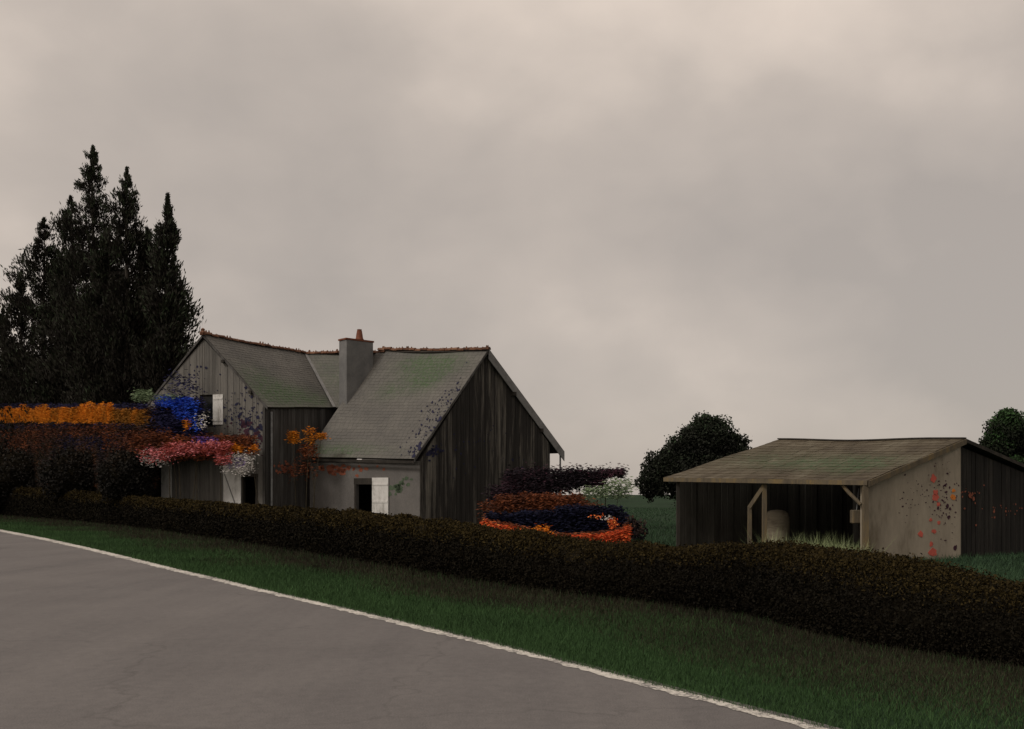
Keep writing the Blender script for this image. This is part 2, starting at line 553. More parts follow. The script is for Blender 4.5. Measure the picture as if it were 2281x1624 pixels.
# plan normal of the hedge (towards the meadow) along its length
def hed_norm(i):
    a = foot[max(0, i - 1)]; b = foot[min(len(foot) - 1, i + 1)]
    t = (b - a).normalized()
    n = Vector((-t.y, t.x, 0))
    return n if n.dot(Vector((1, 1, 0))) > 0 else -n
rings = []
for i, (u, v, vt) in enumerate(HED):
    n = hed_norm(i)
    thick = 1.15
    top_back = foot[i] + n * thick * .62
    d = top_back.y
    # the crest is met along the sight line through column u
    k = 0.75 + .0
    dd = foot[i].y + .35
    h = EYE - (vt - VH) / F * dd - .05
    h = max(.6, min(2.6, h))
    prof = [(0.00, 0.0), (-.10, .18 * h), (-.12, .45 * h), (-.02, .74 * h), (.16, .93 * h), (.45, h), (.80, .98 * h), (1.08, .80 * h), (1.2, .4 * h), (1.15, 0)]
    rings.append([foot[i] + n * a + Vector((0, 0, b)) for a, b in prof])
def ring_at(rs, s):
    i = min(int(s), len(rs) - 2); f_ = s - i
    return [a.lerp(b, f_) for a, b in zip(rs[i], rs[i + 1])]
hedge = empty('roadside_hedge', foot[9], 'long low dark brown hedge along the grass verge of the road', 'hedge')
dense = [ring_at(rings, (len(rings) - 1) * k / 240) for k in range(241)]
hb = MB(); nr = len(dense[0])
vs_ = []
for k, r in enumerate(dense):
    c_ = sum(r, Vector()) / nr
    for p in r:
        vs_.append(c_ + (p - c_) * (0.90 + .05 * math.sin(k * 1.7 + p.z * 5)))
hb.add(vs_, [(k * nr + j, k * nr + j + 1, (k + 1) * nr + j + 1, (k + 1) * nr + j) for k in range(240) for j in range(nr - 1)])
hb.build('dark_core', M['hedge_core'], hedge, smooth=True)  # solid near-black core, shade inside the hedge given as colour
# leaves on the hedge, denser and smaller near the camera
R = np.array([[tuple(p) for p in r] for r in dense])          # (241, nr, 3)
def hedge_leaves():
    pos, top, size = [], [], []
    seg = np.linalg.norm(np.diff(R[:, 5], axis=0), axis=1)
    for k in range(240):
        d = max(5.0, R[k, 5, 1])
        per_m2 = min(8200, 8200 * (11 / d) ** 1.6)
        girth = 2.6 * R[k, 5, 2] / .9
        n = int(seg[k] * girth * per_m2 * .62)
        if n < 1: continue
        a = RNG.uniform(0, 1, n)
        j = RNG.uniform(0, nr - 1.001, n)
        j = np.where(RNG.uniform(size=n) < .75, j * .8, j)   # most on the road side and top
        ji = j.astype(int); jf = (j - ji)[:, None]
        p0 = R[k][ji] * (1 - jf) + R[k][ji + 1] * jf
        p1 = R[k + 1][ji] * (1 - jf) + R[k + 1][ji + 1] * jf
        p = p0 * (1 - a[:, None]) + p1 * a[:, None]
        pos.append(p)
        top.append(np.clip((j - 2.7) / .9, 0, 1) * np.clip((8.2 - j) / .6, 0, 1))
        size.append(np.full(n, .0245 * (d / 11) ** .75))
    pos = np.concatenate(pos); size = np.concatenate(size)
    # lumpy surface: clumps swell and sink
    w = np.sin(pos[:, 0] * 3.1 + pos[:, 1] * 1.3) * np.sin(pos[:, 1] * 2.3 - pos[:, 2] * 4.1) + np.sin(pos[:, 0] * 7.7 + pos[:, 2] * 6.0) * .5
    pos[:, 2] += w * .045 * np.minimum(1.0, pos[:, 2]) + RNG.normal(0, .03, len(pos))
    pos[:, 0] += RNG.normal(0, .035, len(pos)); pos[:, 1] += RNG.normal(0, .035, len(pos)) - w * .04
    pos[:, 2] = np.maximum(pos[:, 2], .015)
    t = np.clip(RNG.normal(.42, .2, len(pos)), 0, 1)
    return pos, size, t, np.concatenate(top)
hp, hs, ht, htop = hedge_leaves()
print('hedge leaves', len(hp))
hl_ = leaves(hp, hs * 1.5, hs * .85).reshape(-1, 4, 3)
is_lit_top = RNG.uniform(size=len(hp)) < .85 * htop                # light on the hedge top, painted as paler brown leaves
np_mesh('leaves', hl_[~is_lit_top].reshape(-1, 3), 4, M['hedge'], hedge, ht[~is_lit_top], 'stuff')
np_mesh('lit_top_leaves', hl_[is_lit_top].reshape(-1, 3), 4, M['lit_top'], hedge, ht[is_lit_top], 'stuff')

# verge grass between road and hedge
def seg_interp(pts, y):
    ys = np.array([p.y for p in pts]); xs = np.array([p.x for p in pts])
    o = np.argsort(ys)
    return np.interp(y, ys[o], xs[o])
def blades(pos, h, w, lean=.35):
    n = len(pos)
    ang = RNG.uniform(0, 2 * np.pi, n)
    side = np.stack([np.cos(ang), np.sin(ang), np.zeros(n)], 1) * (np.ones(n) * w)[:, None] * .5
    tip = pos + np.stack([RNG.normal(0, lean, n) * h, RNG.normal(0, lean, n) * h, np.ones(n) * h * RNG.uniform(.5, 1.2, n)], 1)
    return np.stack([pos - side, pos + side, tip], 1).reshape(-1, 3)
def verge():
    P_, H_, W_, T_ = [], [], [], []
    y = 4.0
    while y < 110:
        dy = max(.25, y * .04)
        dens = min(7500, 7500 * (8.0 / max(y, 8)) ** 1.75)
        x0 = float(seg_interp(edge, y + dy / 2)); x1 = float(seg_interp(foot, y + dy / 2)) + .25
        if x1 > x0:
            if y < 18: x1 = min(x1, (2330 - CX) / F * y)
            if x1 > x0:
                n = int((x1 - x0) * dy * dens)
                yy = RNG.uniform(y, y + dy, n)
                xa = seg_interp(edge, yy); xb = seg_interp(foot, yy) + .25
                q = RNG.uniform(0, 1, n)
                xx = xa - .04 + (xb - xa + .04) * q
                keep = xx < (2340 - CX) / F * yy if y < 18 else np.ones(n, bool)
                xx, yy, q = xx[keep], yy[keep], q[keep]
                P_.append(np.stack([xx, yy, np.full(len(xx), .0)], 1))
                sc = (max(y, 8) / 8) ** .8
                H_.append(RNG.uniform(.028, .060, len(xx)) * min(2.2, sc) * (1 + .6 * (q > .85)))
                W_.append(np.full(len(xx), .006 * sc))
                T_.append(q)
        y += dy
    P_, H_, W_, q = map(np.concatenate, (P_, H_, W_, T_))
    return P_, H_, W_, q
vp, vh, vw, vq = verge()
print('verge blades', len(vp))
# the strip under the hedge is brown with dead stalks and fallen leaves
wob = .10 * np.sin(vp[:, 1] * .9) + .07 * np.sin(vp[:, 0] * 2.1 + vp[:, 1])
brown = np.clip((vq + wob - .32) / .40, 0, 1)
isb = RNG.uniform(size=len(vp)) < brown * .85
gt = np.clip(.5 + RNG.normal(0, .2, len(vp)) + .12 * (1 - vq), 0, 1)
bl = blades(vp, vh, vw).reshape(-1, 3, 3)
g_o = np_mesh('verge_grass', bl[~isb].reshape(-1, 3), 3, M['grass'], None, gt[~isb], 'stuff')
tag(g_o, 'short dark green grass between the white road line and the hedge', 'grass')
M['dead_grass'] = foliage('dead_grass', (.017, .015, .010), (.031, .027, .018), (.052, .046, .028), .6, .4)
d_o = np_mesh('dry_verge_grass', bl[isb].reshape(-1, 3), 3, M['dead_grass'], None, gt[isb], 'stuff')
tag(d_o, 'brown dry grass strip at the foot of the long dark hedge', 'grass')

# meadow grass behind the hedge
def meadow():
    P_, S_ = [], []
    for (d0, d1, dens) in ((10, 20, 420), (20, 34, 150), (34, 60, 30), (60, 120, 7)):
        x0, x1 = -.54 * d1, .56 * d1
        n = int((x1 - x0) * (d1 - d0) * dens)
        yy = RNG.uniform(d0, d1, n); xx = RNG.uniform(x0, x1, n)
        keep = (np.abs(xx) < .56 * yy) & (xx > seg_interp(foot, yy) + 1.1) & (xx > -.1 * yy)
        P_.append(np.stack([xx[keep], yy[keep], np.zeros(keep.sum())], 1)); S_.append(np.full(keep.sum(), (d0 + d1) / 2))
    return np.concatenate(P_), np.concatenate(S_)
mp_, ms_ = meadow()
print('meadow blades', len(mp_))
mo = np_mesh('meadow_grass', blades(mp_, RNG.uniform(.08, .17, len(mp_)), .012 * (ms_ / 15) ** .9), 3, M['meadow'], None, np.clip(.5 + RNG.normal(0, .2, len(mp_)), 0, 1), 'stuff')
tag(mo, 'dark green meadow grass behind the hedge around the open shed', 'grass')

# ------------------------------------------------------------------ walls and roofs
def wall_cells(L, topf, breaks, openings, cuts):
    """columns of a wall as (s0, s1, z0, z1a, z1b)"""
    es = sorted(set([0.0, L] + [b for b in breaks if 0 < b < L] + [c for o in openings for c in o[:2] if 0 < c < L] + [c for c in cuts if 0 < c < L]))
    clean = [es[0]]
    must = set([0.0, L] + list(breaks) + [c for o in openings for c in o[:2]])
    for e_ in es[1:]:
        if e_ - clean[-1] < .06 and e_ not in must:
            continue
        clean.append(e_)
    out = []
    for a, b in zip(clean, clean[1:]):
        m = (a + b) / 2
        segs = [(0.0, None)]
        for (s0, s1, z0, z1) in sorted([o for o in openings if o[0] - 1e-6 <= m <= o[1] + 1e-6], key=lambda o: o[2]):
            lo, _ = segs.pop()
            if z0 > lo + .02: segs.append((lo, z0))
            segs.append((z1, None))
        for lo, hi in segs:
            ta, tb = (topf(a), topf(b)) if hi is None else (hi, hi)
            if max(ta, tb) - lo > .03:
                out.append((a, b, lo, max(ta, lo + .001), max(tb, lo + .001)))
    return out

class Wall:
    def __init__(self, A, B, topf, breaks=(), openings_px=(), thick=.3):
        self.A, self.B = A, B
        self.L = (B - A).length
        self.dir = (B - A).normalized()
        n = Vector((self.dir.y, -self.dir.x))
        mid = (A + B) / 2
        if n.dot(-mid) < 0: n = -n
        self.n = n
        self.topf, self.breaks, self.thick = topf, list(breaks), thick
        self.openings = [self.px(*o) for o in openings_px]
    def px(self, u0, u1, v0, v1):
        t0, d0 = line_t(self.A, self.B, u0)
        t1, d1 = line_t(self.A, self.B, u1)
        s0, s1 = sorted((t0 * self.L, t1 * self.L))
        d = (d0 + d1) / 2
        z1, z0 = z_of(v0, d), max(0.0, z_of(v1, d))
        return (s0, s1, z0, z1)
    def pt(self, s, z, o=0.0):
        q = self.A + self.dir * s + self.n * o
        return Vector((q.x, q.y, z))
    def prism(self, mb, s0, s1, z0, za, zb, o0, o1):
        p = [self.pt(s0, z0, o1), self.pt(s1, z0, o1), self.pt(s1, z0, o0), self.pt(s0, z0, o0),
             self.pt(s0, za, o1), self.pt(s1, zb, o1), self.pt(s1, zb, o0), self.pt(s0, za, o0)]
        mb.hexa(p)
    def build(self, mat, parent, plank_w=None, plank_mat=None, name='wall', plank_name='plank', both=False):
        mb = MB()
        for a, b, z0, za, zb in wall_cells(self.L, self.topf, self.breaks, self.openings, []):
            self.prism(mb, a, b, z0, za, zb, -self.thick, 0)
        w = mb.build(name, mat, parent)
        if plank_w:
            cuts = []
            s = 0
            while s < self.L:
                s += plank_w * random.uniform(.8, 1.2)
                cuts.append(s)
            for a, b, z0, za, zb in wall_cells(self.L, self.topf, self.breaks, self.openings, cuts):
                pm = MB()
                g = .010
                self.prism(pm, a + g, b - g, z0 + .01 + random.uniform(0, .03), za - .012, zb - .012, -.004, random.uniform(.016, .034))
                pm.build(plank_name, plank_mat, w)
        return w
    def panel(self, name, mat, parent, s0, s1, z0, z1, o0, o1):
        mb = MB()
        self.prism(mb, s0, s1, z0, z1, z1, o0, o1)
        return mb.build(name, mat, parent)

def bil(e0, e1, r0, r1, s, t):
    return e0.lerp(e1, s).lerp(r0.lerp(r1, s), t)

def roof_slab(name, e0, e1, r0, r1, parent, mat, rows, cols, moss=(), thick=.10, sag=.06, lift=.012, under=None):
    nrm = (e1 - e0).cross(r0 - e0).normalized()
    if nrm.z < 0: nrm = -nrm
    def surf(s, t):
        p = bil(e0, e1, r0, r1, s, t)
        w = sag * (4 * s * (1 - s)) * (.35 + .65 * t)
        w += .018 * math.sin(s * 9 + t * 4) * math.sin(t * 7 + 1)
        return p - nrm * w
    nx, ny = 12, 10
    mb = MB(); vs_ = []
    for k in range(2):
        for j in range(ny + 1):
            for i in range(nx + 1):
                vs_.append(surf(i / nx, j / ny) - nrm * (thick * k))
    def id_(k, i, j): return k * (nx + 1) * (ny + 1) + j * (nx + 1) + i
    fs = []
    for j in range(ny):
        for i in range(nx):
            fs.append((id_(0, i, j), id_(0, i + 1, j), id_(0, i + 1, j + 1), id_(0, i, j + 1)))
            fs.append((id_(1, i, j + 1), id_(1, i + 1, j + 1), id_(1, i + 1, j), id_(1, i, j)))
    for i in range(nx):
        fs.append((id_(1, i, 0), id_(1, i + 1, 0), id_(0, i + 1, 0), id_(0, i, 0)))
        fs.append((id_(0, i, ny), id_(0, i + 1, ny), id_(1, i + 1, ny), id_(1, i, ny)))
    for j in range(ny):
        fs.append((id_(0, 0, j), id_(0, 0, j + 1), id_(1, 0, j + 1), id_(1, 0, j)))
        fs.append((id_(1, nx, j), id_(1, nx, j + 1), id_(0, nx, j + 1), id_(0, nx, j)))
    mb.add(vs_, fs)
    slab = mb.build(name, under or M['dark_wood'], parent, smooth=False)
    V, T, MS = [], [], []
    for r in range(rows):
        t0, t1 = r / rows, min(1.0, (r + 1.12) / rows)
        off = .5 * (r % 2)
        c = -off
        rowt = random.uniform(-.12, .12)
        while c < cols:
            wd = random.uniform(.8, 1.2)
            s0, s1 = max(0, c / cols), min(1, (c + wd) / cols)
            c += wd
            if s1 - s0 < .003: continue
            g = .0007
            l0 = lift * random.uniform(.7, 1.35); l1 = .004
            a = surf(s0 + g, t0) + nrm * l0; b = surf(s1 - g, t0) + nrm * (l0 * random.uniform(.85, 1.15))
            cc = surf(s1 - g, t1) + nrm * l1; dd = surf(s0 + g, t1) + nrm * l1
            V += [a, b, cc, dd, surf(s0 + g, t0) - nrm * .002, surf(s1 - g, t0) - nrm * .002, b, a]
            tv = random.random() + rowt
            mo_ = 0
            for (ms, mt, rs, rt, am) in moss:
                mo_ += am * math.exp(-((s0 - ms) / rs) ** 2 - ((t0 - mt) / rt) ** 2)
            mo_ = min(1, mo_ * random.uniform(.6, 1.3))
            T += [tv, tv]; MS += [mo_, mo_]
    np_mesh('slates' if mat is M['slate'] else 'shingles', np.array([tuple(p) for p in V]), 4, mat, slab, T, 'stuff', {'moss': MS})
    slab['surf_n'] = tuple(nrm)
    return slab, surf, nrm

# ------------------------------------------------------------------ farmhouse
house = empty('farmhouse', (XY(760, 53).x, 53, 0), 'old grey farmhouse with two gabled wings and a broad chimney beyond the hedge', 'house')

# right range
C0, L0, R0 = XY(935, 50.0), XY(690, 52.4), XY(1221, 56.0)
along = L0 - C0
tA, dA = line_t(C0, R0, 1082)
apex2 = C0.lerp(R0, tA)
LG = (R0 - C0).length
zc, zr, za = z_of(1026, 50.0), z_of(985, 56.0), z_of(788, dA)
def gtop(s):
    sa = tA * LG
    return zc + (za - zc) * s / sa if s <= sa else za + (zr - za) * (s - sa) / (LG - sa)
front = Wall(L0, C0, lambda s: zc - .03, openings_px=[(793, 829, 1066, 1173)])
front.build(M['plaster'], house)
gable = Wall(C0, R0, gtop, breaks=[tA * LG])
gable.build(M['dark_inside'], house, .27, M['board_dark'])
# open doorway in the front: frame, lintel, white shutter folded back beside it
s0, s1, z0, z1 = front.openings[0]
for a, b in ((s0 - .10, s0 - .002), (s1 + .002, s1 + .05)):
    front.panel('door_frame', M['dark_wood'], house, a, b, 0, z1 - .302, -.02, .018)
front.panel('lintel', M['dark_wood'], house, s0 - .12, s1 + .12, z1 - .30, z1 + .02, -.02, .02)
front.panel('doorway_dark', M['hedge_core'], house, s0 - 1.2, s1 + 2.2, 0, z1 + .2, -2.3, -2.2)  # near-black panel added inside so the doorway looks unlit
q = front.px(830, 866, 1064, 1173)
sh = front.panel('shutter', M['white_paint'], house, q[0], q[1], .06, q[3], .025, .065)
for k in range(3):
    zb = .35 + k * (q[3] - .7) / 2
    front.panel('batten', M['white_paint'], sh, q[0] + .03, q[1] - .03, zb - .05, zb + .05, .066, .085)
for a, b in ((.18, .05),):
    pass
# gutter along the front eave
gut = MB()
# right range roof
rdir = (R0 - C0).normalized()
ov = .22
apexL = apex2 + along
def V3(p2, z): return Vector((p2.x, p2.y, z))
gn = Vector((gable.n.x, gable.n.y, 0))
eR = P(921, 1022, 49.75); eL = P(679, 1017, 52.2)
rR = V3(apex2, z_of(779, dA)) + gn * ov
rL = V3(apexL, z_of(779, apexL.y))
# extend the right edge over the gable
eR = eR + gn * .05
moss_r = [(.55, .84, .24, .10, 1.6), (.60, .70, .12, .10, 1.5), (.35, .60, .12, .08, .7), (.2, .05, .4, .05, .9)]
slab_r, surf_r, nr_r = roof_slab('roof_slope', eL, eR, rL, rR, house, M['slate'], 36, 26, moss_r)
# back slope of the right range, its verge seen beside the gable
bR = P(1252, 1006, 57.0) + gn * .15
bL = bR + Vector((along.x, along.y, 0)) + Vector((0, 0, 0))
roof_slab('roof_slope', bL, bR, rL + Vector((0, 0, -.02)), rR + Vector((0, 0, -.02)), house, M['slate'], 36, 26, [], thick=.14)
bb = MB()
o_ = gn * .06
def barge(mb, p0, p1, h, w):
    dn = Vector((0, 0, -h))
    a, b = p0 + gn * w, p1 + gn * w
    mb.hexa([p0 + dn, p1 + dn, b + dn, a + dn, p0, p1, b, a])
barge(bb, rR + Vector((0, 0, .02)), bR + Vector((0, 0, .0)), .55, .05)
bb.build('bargeboard', M['barge'], house)
bb = MB()
barge(bb, eR + Vector((0, 0, 0)), rR + Vector((0, 0, .02)), .17, .04)
bb.build('bargeboard', M['board_side'], house)
for f_ in (.32, .68):                                   # purlin ends showing under the verge
    pm = MB()
    c_ = rR.lerp(bR, f_) + Vector((0, 0, -.55))
    pm.beam(c_ - gn * .35, c_ + gn * .12, .18, .2)
    pm.build('purlin', M['dark_wood'], house)
pm = MB()
pb = P(1248, 1010, 57.0)
pm.tube((pb.x, pb.y, 0), (pb.x, pb.y, pb.z - .05), .05, .05)
pm.build('downpipe', M['metal'], house)
# far wall of the right range closes the house
Wall(R0, R0 + along, lambda s: zr - .05, thick=.3).build(M['dark_inside'], house)
# gutter board under the front eave
bb = MB(); bb.beam(eL + Vector((0, 0, -.17)), eR + Vector((0, 0, -.17)), .06, .14)
bb.build('fascia', M['dark_wood'], house)

# left wing
G0, GL = XY(591, 50.0), XY(322, 52.0)
tl, dl = line_t(GL, G0, 455)
apexg = GL.lerp(G0, tl)
LW = (G0 - GL).length
zg, zga = z_of(903, 50.0), z_of(756, dl)
zgl = z_of(912, 52.0)
def ltop(s):
    sa = tl * LW
    return zgl + (zga - zgl) * s / sa if s <= sa else zga + (zg - zga) * (s - sa) / (LW - sa)
lg = Wall(GL, G0, ltop, breaks=[tl * LW], openings_px=[(446, 475, 880, 951), (540, 572, 1058, 1173), (336, 360, 1020, 1173)])
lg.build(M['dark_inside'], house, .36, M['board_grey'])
apR3 = P(455, 745, dl)
dR = (apR3.z - EYE) * F / (VH - 787)
ridge_end = P(680, 787, dR)
wdir = Vector((ridge_end.x - apR3.x, ridge_end.y - apR3.y)).normalized()
S1 = G0 + wdir * 7.4
sw = Wall(G0, S1, lambda s: zg + .50 * s / 7.4 - .06)
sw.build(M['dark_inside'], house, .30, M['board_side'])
gnl = Vector((lg.n.x, lg.n.y, 0))
# roof of the left wing: right slope down to the side eave, left slope behind the trees
e_f = P(599, 907, 50.0) + gnl * .12
t745, d745 = line_t(Vector((e_f.x, e_f.y)), Vector((e_f.x, e_f.y)) + wdir * 8, 748)
e_b = P(748, 907, d745)
e_b = e_f + (e_b - e_f) * 1.0
r_f = apR3 + gnl * .12
moss_l = [(.30, .18, .32, .17, 1.6), (.75, .10, .2, .12, .8), (.2, .45, .2, .15, .5)]
slab_l, surf_l, nr_l = roof_slab('roof_slope', e_f, e_b, r_f, ridge_end, house, M['slate'], 26, 26, moss_l, sag=.02)
e2f = V3(GL, zgl) - Vector((lg.dir.x, lg.dir.y, 0)) * .3 + Vector((0, 0, -.2))
e2b = e2f + Vector((wdir.x, wdir.y, 0)) * 7
roof_slab('roof_slope', e2b, e2f, ridge_end, r_f, house, M['slate'], 26, 26, [], sag=.02)
bb = MB()
dn = Vector((0, 0, -.14))
a, b = r_f + gnl * .03, e_f + gnl * .03
bb.hexa([r_f + dn, e_f + dn, b + dn, a + dn, r_f, e_f, b, a])
bb.build('bargeboard', M['board_side'], house)
bb = MB()
a, b = r_f + gnl * .03, e2f + gnl * .03
bb.hexa([r_f + dn, e2f + dn, b + dn, a + dn, r_f, e2f, b, a])
bb.build('bargeboard', M['board_side'], house)
for f_ in (.32, .74):
    pm = MB(); c_ = r_f.lerp(e_f, f_) + Vector((0, 0, -.22))
    pm.beam(c_ - gnl * .3, c_ + gnl * .10, .15, .15)
    pm.build('purlin', M['dark_wood'], house)
# linking roof between the two wings, a little lower than the right range
lk_r = V3(apexL, z_of(785, apexL.y)) + Vector((.4, -.2, -.02))
dk = 54.9
lk_e0, lk_e1 = P(745, 908, 54.2), P(860, 900, 53.9)
roof_slab('roof_slope', lk_e0, lk_e1, ridge_end, lk_r, house, M['slate'], 20, 18, [(.3, .5, .5, .5, .35)], sag=.02)
bk0, bk1 = ridge_end + Vector((2.6, 4.5, -5)), lk_r + Vector((4.2, 4.2, -5))
roof_slab('roof_slope', bk0, bk1, ridge_end, lk_r, house, M['slate'], 6, 8, [], sag=.02)
bk = MB(); bk.hexa([(bk0.x, bk0.y, 0), (bk1.x, bk1.y, 0), (bk1.x, bk1.y + .3, 0), (bk0.x, bk0.y + .3, 0), (bk0.x, bk0.y, bk0.z), (bk1.x, bk1.y, bk1.z), (bk1.x, bk1.y + .3, bk1.z), (bk0.x, bk0.y + .3, bk0.z)])
bk.build('wall', M['plaster'], house)
# lead strip in the valley
vm = MB(); vm.beam(ridge_end + Vector((.02, -.06, .03)), lk_e0 + Vector((.02, -.06, .03)), .16, .03)
vm.build('valley', M['barge'], house)

# windows, shutters and doors of the left gable
s0, s1, z0, z1 = lg.openings[0]
wfr = MB()
for (a, b, c, d_) in ((s0, s1, z0, z0 + .07), (s0, s1, z1 - .07, z1), (s0, s0 + .06, z0, z1), (s1 - .06, s1, z0, z1)):
    lg.prism(wfr, a, b, c, d_, d_, -.16, -.10)
win = wfr.build('window', M['dark_wood'], house)
mg = new_mat('dark_glass'); mg[2].inputs['Base Color'].default_value = (.01, .011, .012, 1); mg[2].inputs['Roughness'].default_value = .12; mg[2].inputs['Specular IOR Level'].default_value = .25
M['glass'] = mg[0]
lg.panel('pane', M['glass'], win, s0 + .061, s1 - .061, z0 + .071, z1 - .071, -.14, -.12)
def shutter(wall, u0, u1, v0, v1, nb=3):
    q = wall.px(u0, u1, v0, v1)
    s = wall.panel('shutter', M['white_paint'], house, q[0], q[1], max(.05, q[2]), q[3], .038, .075)
    hgt = q[3] - q[2]
    for k in range(nb):
        zb = q[2] + hgt * (.14 + .72 * k / max(1, nb - 1))
        wall.panel('batten', M['white_paint'], s, q[0] + .03, q[1] - .03, zb - .05, zb + .05, .076, .096)
    return s, q
shutter(lg, 476, 498, 879, 946, 2)
shutter(lg, 361, 384, 1022, 1173)
s_, q_ = shutter(lg, 499, 538, 1030, 1173, 2)
br = MB()                                                     # diagonal brace across the wide shutter
a, b = lg.pt(q_[0] + .1, q_[3] - .6, .085), lg.pt(q_[1] - .05, .5, .085)
br.beam(a, b, .03, .09, Vector((lg.n.x, lg.n.y, 0)))
br.build('brace', M['barge'], s_)
s0, s1, z0, z1 = lg.openings[1]
for a, b in ((s0 - .03, s0 + .05), (s1 - .05, s1 + .06)):
    lg.panel('door_frame', M['dark_wood'], house, a, b, 0, z1 - .102, -.05, .045)
lg.panel('lintel', M['dark_wood'], house, s0 - .05, s1 + .08, z1 - .10, z1 + .06, -.05, .048)
lg.panel('doorway_dark', M['hedge_core'], house, s0 - 1.0, s1 + .1, 0, z1 + .2, -1.6, -1.5)  # added backing, the doorway's darkness is in its colour
s0, s1, z0, z1 = lg.openings[2]
lg.panel('door', M['dark_wood'], house, s0, s1, 0, z1, -.28, -.24)
# corner board and downpipe on the side wall
lg.panel('corner_board', M['board_side'], house, LW - .12, LW + .01, 0, zg - .1, .036, .06)
pm = MB()
dp = G0 + wdir * .35
pm.tube((dp.x + .09, dp.y - .06, 0), (dp.x + .09, dp.y - .06, zg - .3), .055, .055)
pm.build('downpipe', M['metal'], house)

# chimney standing in the right range's roof, with its pot
ck, cdir = 772, Vector((gable.dir.x, gable.dir.y, 0))
near = None
for i in range(200):                                          # where the sight line at the chimney's near edge meets the roof
    s = i / 400
    for j in range(0, 200):
        t = j / 200
        p = surf_r(s, t)
        uu = CX + p.x / p.y * F; vv = VH - (p.z - EYE) / p.y * F
        if near is None or (uu - ck) ** 2 + (vv - 903) ** 2 < near[0]:
            near = ((uu - ck) ** 2 + (vv - 903) ** 2, p.copy())
near = near[1]
left = Vector((-cdir.y, cdir.x, 0))
if left.x > 0: left = -left
k_l = 17 / F * near.y / abs(left.x + (ck - CX) / -F * left.y)
w_r = 61 / F * near.y / (cdir.x + (1140.5 - ck) / F * cdir.y)
ztop = z_of(756, near.y)
c0 = Vector((near.x, near.y, 0)); c1 = c0 + cdir * w_r; c3 = c0 + left * k_l; c2 = c3 + cdir * w_r
zb = near.z - 1.2
cm = MB()
cm.hexa([Vector((c.x, c.y, zb)) for c in (c0, c1, c2, c3)] + [Vector((c.x, c.y, ztop)) for c in (c0, c1, c2, c3)])
chim = cm.build('chimney', M['chimney_stone'], house)
bm_ = chim.modifiers.new('soft', 'BEVEL'); bm_.width = .035; bm_.segments = 2
cc_ = (c0 + c1 + c2 + c3) / 4
cap = MB()
ex = [cc_ + (c - cc_) * 1.05 for c in (c0, c1, c2, c3)]
cap.hexa([Vector((c.x, c.y, ztop + .001)) for c in ex] + [Vector((c.x, c.y, ztop + .09)) for c in ex])
cap.build('chimney_cap', M['terracotta'], chim)
tp = c0.lerp(c1, .62) + left * k_l * .5
pot = MB()
pot.lathe((tp.x, tp.y, ztop + .091), [(.24, 0), (.25, .05), (.20, .12), (.17, .35), (.14, .52), (.12, .58), (.135, .60), (.09, .61)], 16)
pot.build('chimney_pot', M['terracotta'], chim, smooth=True)

# ridge tiles, one by one
def ridge_tile_mesh(k):
    rr = random.Random(k)
    mb = MB(); n = 6
    vs_, L_ = [], .44
    for x in (0, L_):
        for i in range(n + 1):
            w = math.pi * i / n
            r = .13 if x == 0 else .15
            vs_.append((x, r * math.cos(w) * 1.15, r * math.sin(w) - .03))
    for i in range(n + 1):
        vs_.append(vs_[i])
    mb.add(vs_[:2 * (n + 1)], [(i, i + 1, n + 2 + i, n + 1 + i) for i in range(n)] + [tuple(range(n + 1)), tuple(range(2 * n + 1, n, -1))])
    # lumps of old mortar on the joint
    for q in range(3):
        x, y, s = rr.uniform(0, .4), rr.uniform(-.06, .06), rr.uniform(.03, .06)
        h = rr.uniform(.10, .21)
        mb.hexa([(x - s, y - s, .02), (x + s, y - s, .02), (x + s, y + s, .02), (x - s, y + s, .02), (x - s * .4, y - s * .4, h), (x + s * .5, y - s * .3, h * rr.uniform(.8, 1.1)), (x + s * .3, y + s * .4, h), (x - s * .3, y + s * .3, h)])
    me = bpy.data.meshes.new('ridge_tile')
    me.from_pydata(mb.v, [], mb.f)
    me.materials.append(M['ridge'])
    me.update()
    return me
TILES = [ridge_tile_mesh(k) for k in range(7)]
hl = root_loc(house)
def ridge_row(pts):
    for a, b in zip(pts, pts[1:]):
        L_ = (b - a).length
        n = max(1, round(L_ / .40))
        d_ = (b - a).normalized()
        for i in range(n):
            p = a + d_ * (L_ * i / n)
            o = link_mesh('ridge_tile', random.choice(TILES), None, house, p - hl + Vector((0, 0, random.uniform(-.02, .03))))
            o.rotation_euler = (random.uniform(-.05, .05), -math.asin(d_.z) + random.uniform(-.05, .05), math.atan2(d_.y, d_.x) + random.uniform(-.05, .05))
ridge_row([surf_l(i / 8, 1.0) for i in range(9)])
ridge_row([ridge_end, lk_r])
ridge_row([surf_r(i / 6, 1.0) for i in range(7)])
fin = MB(); fin.lathe(r_f + Vector((0, 0, -.05)), [(.16, 0), (.18, .12), (.09, .22), (.11, .30), (.02, .36)], 10)
fin.build('ridge_end_tile', M['ridge'], house)

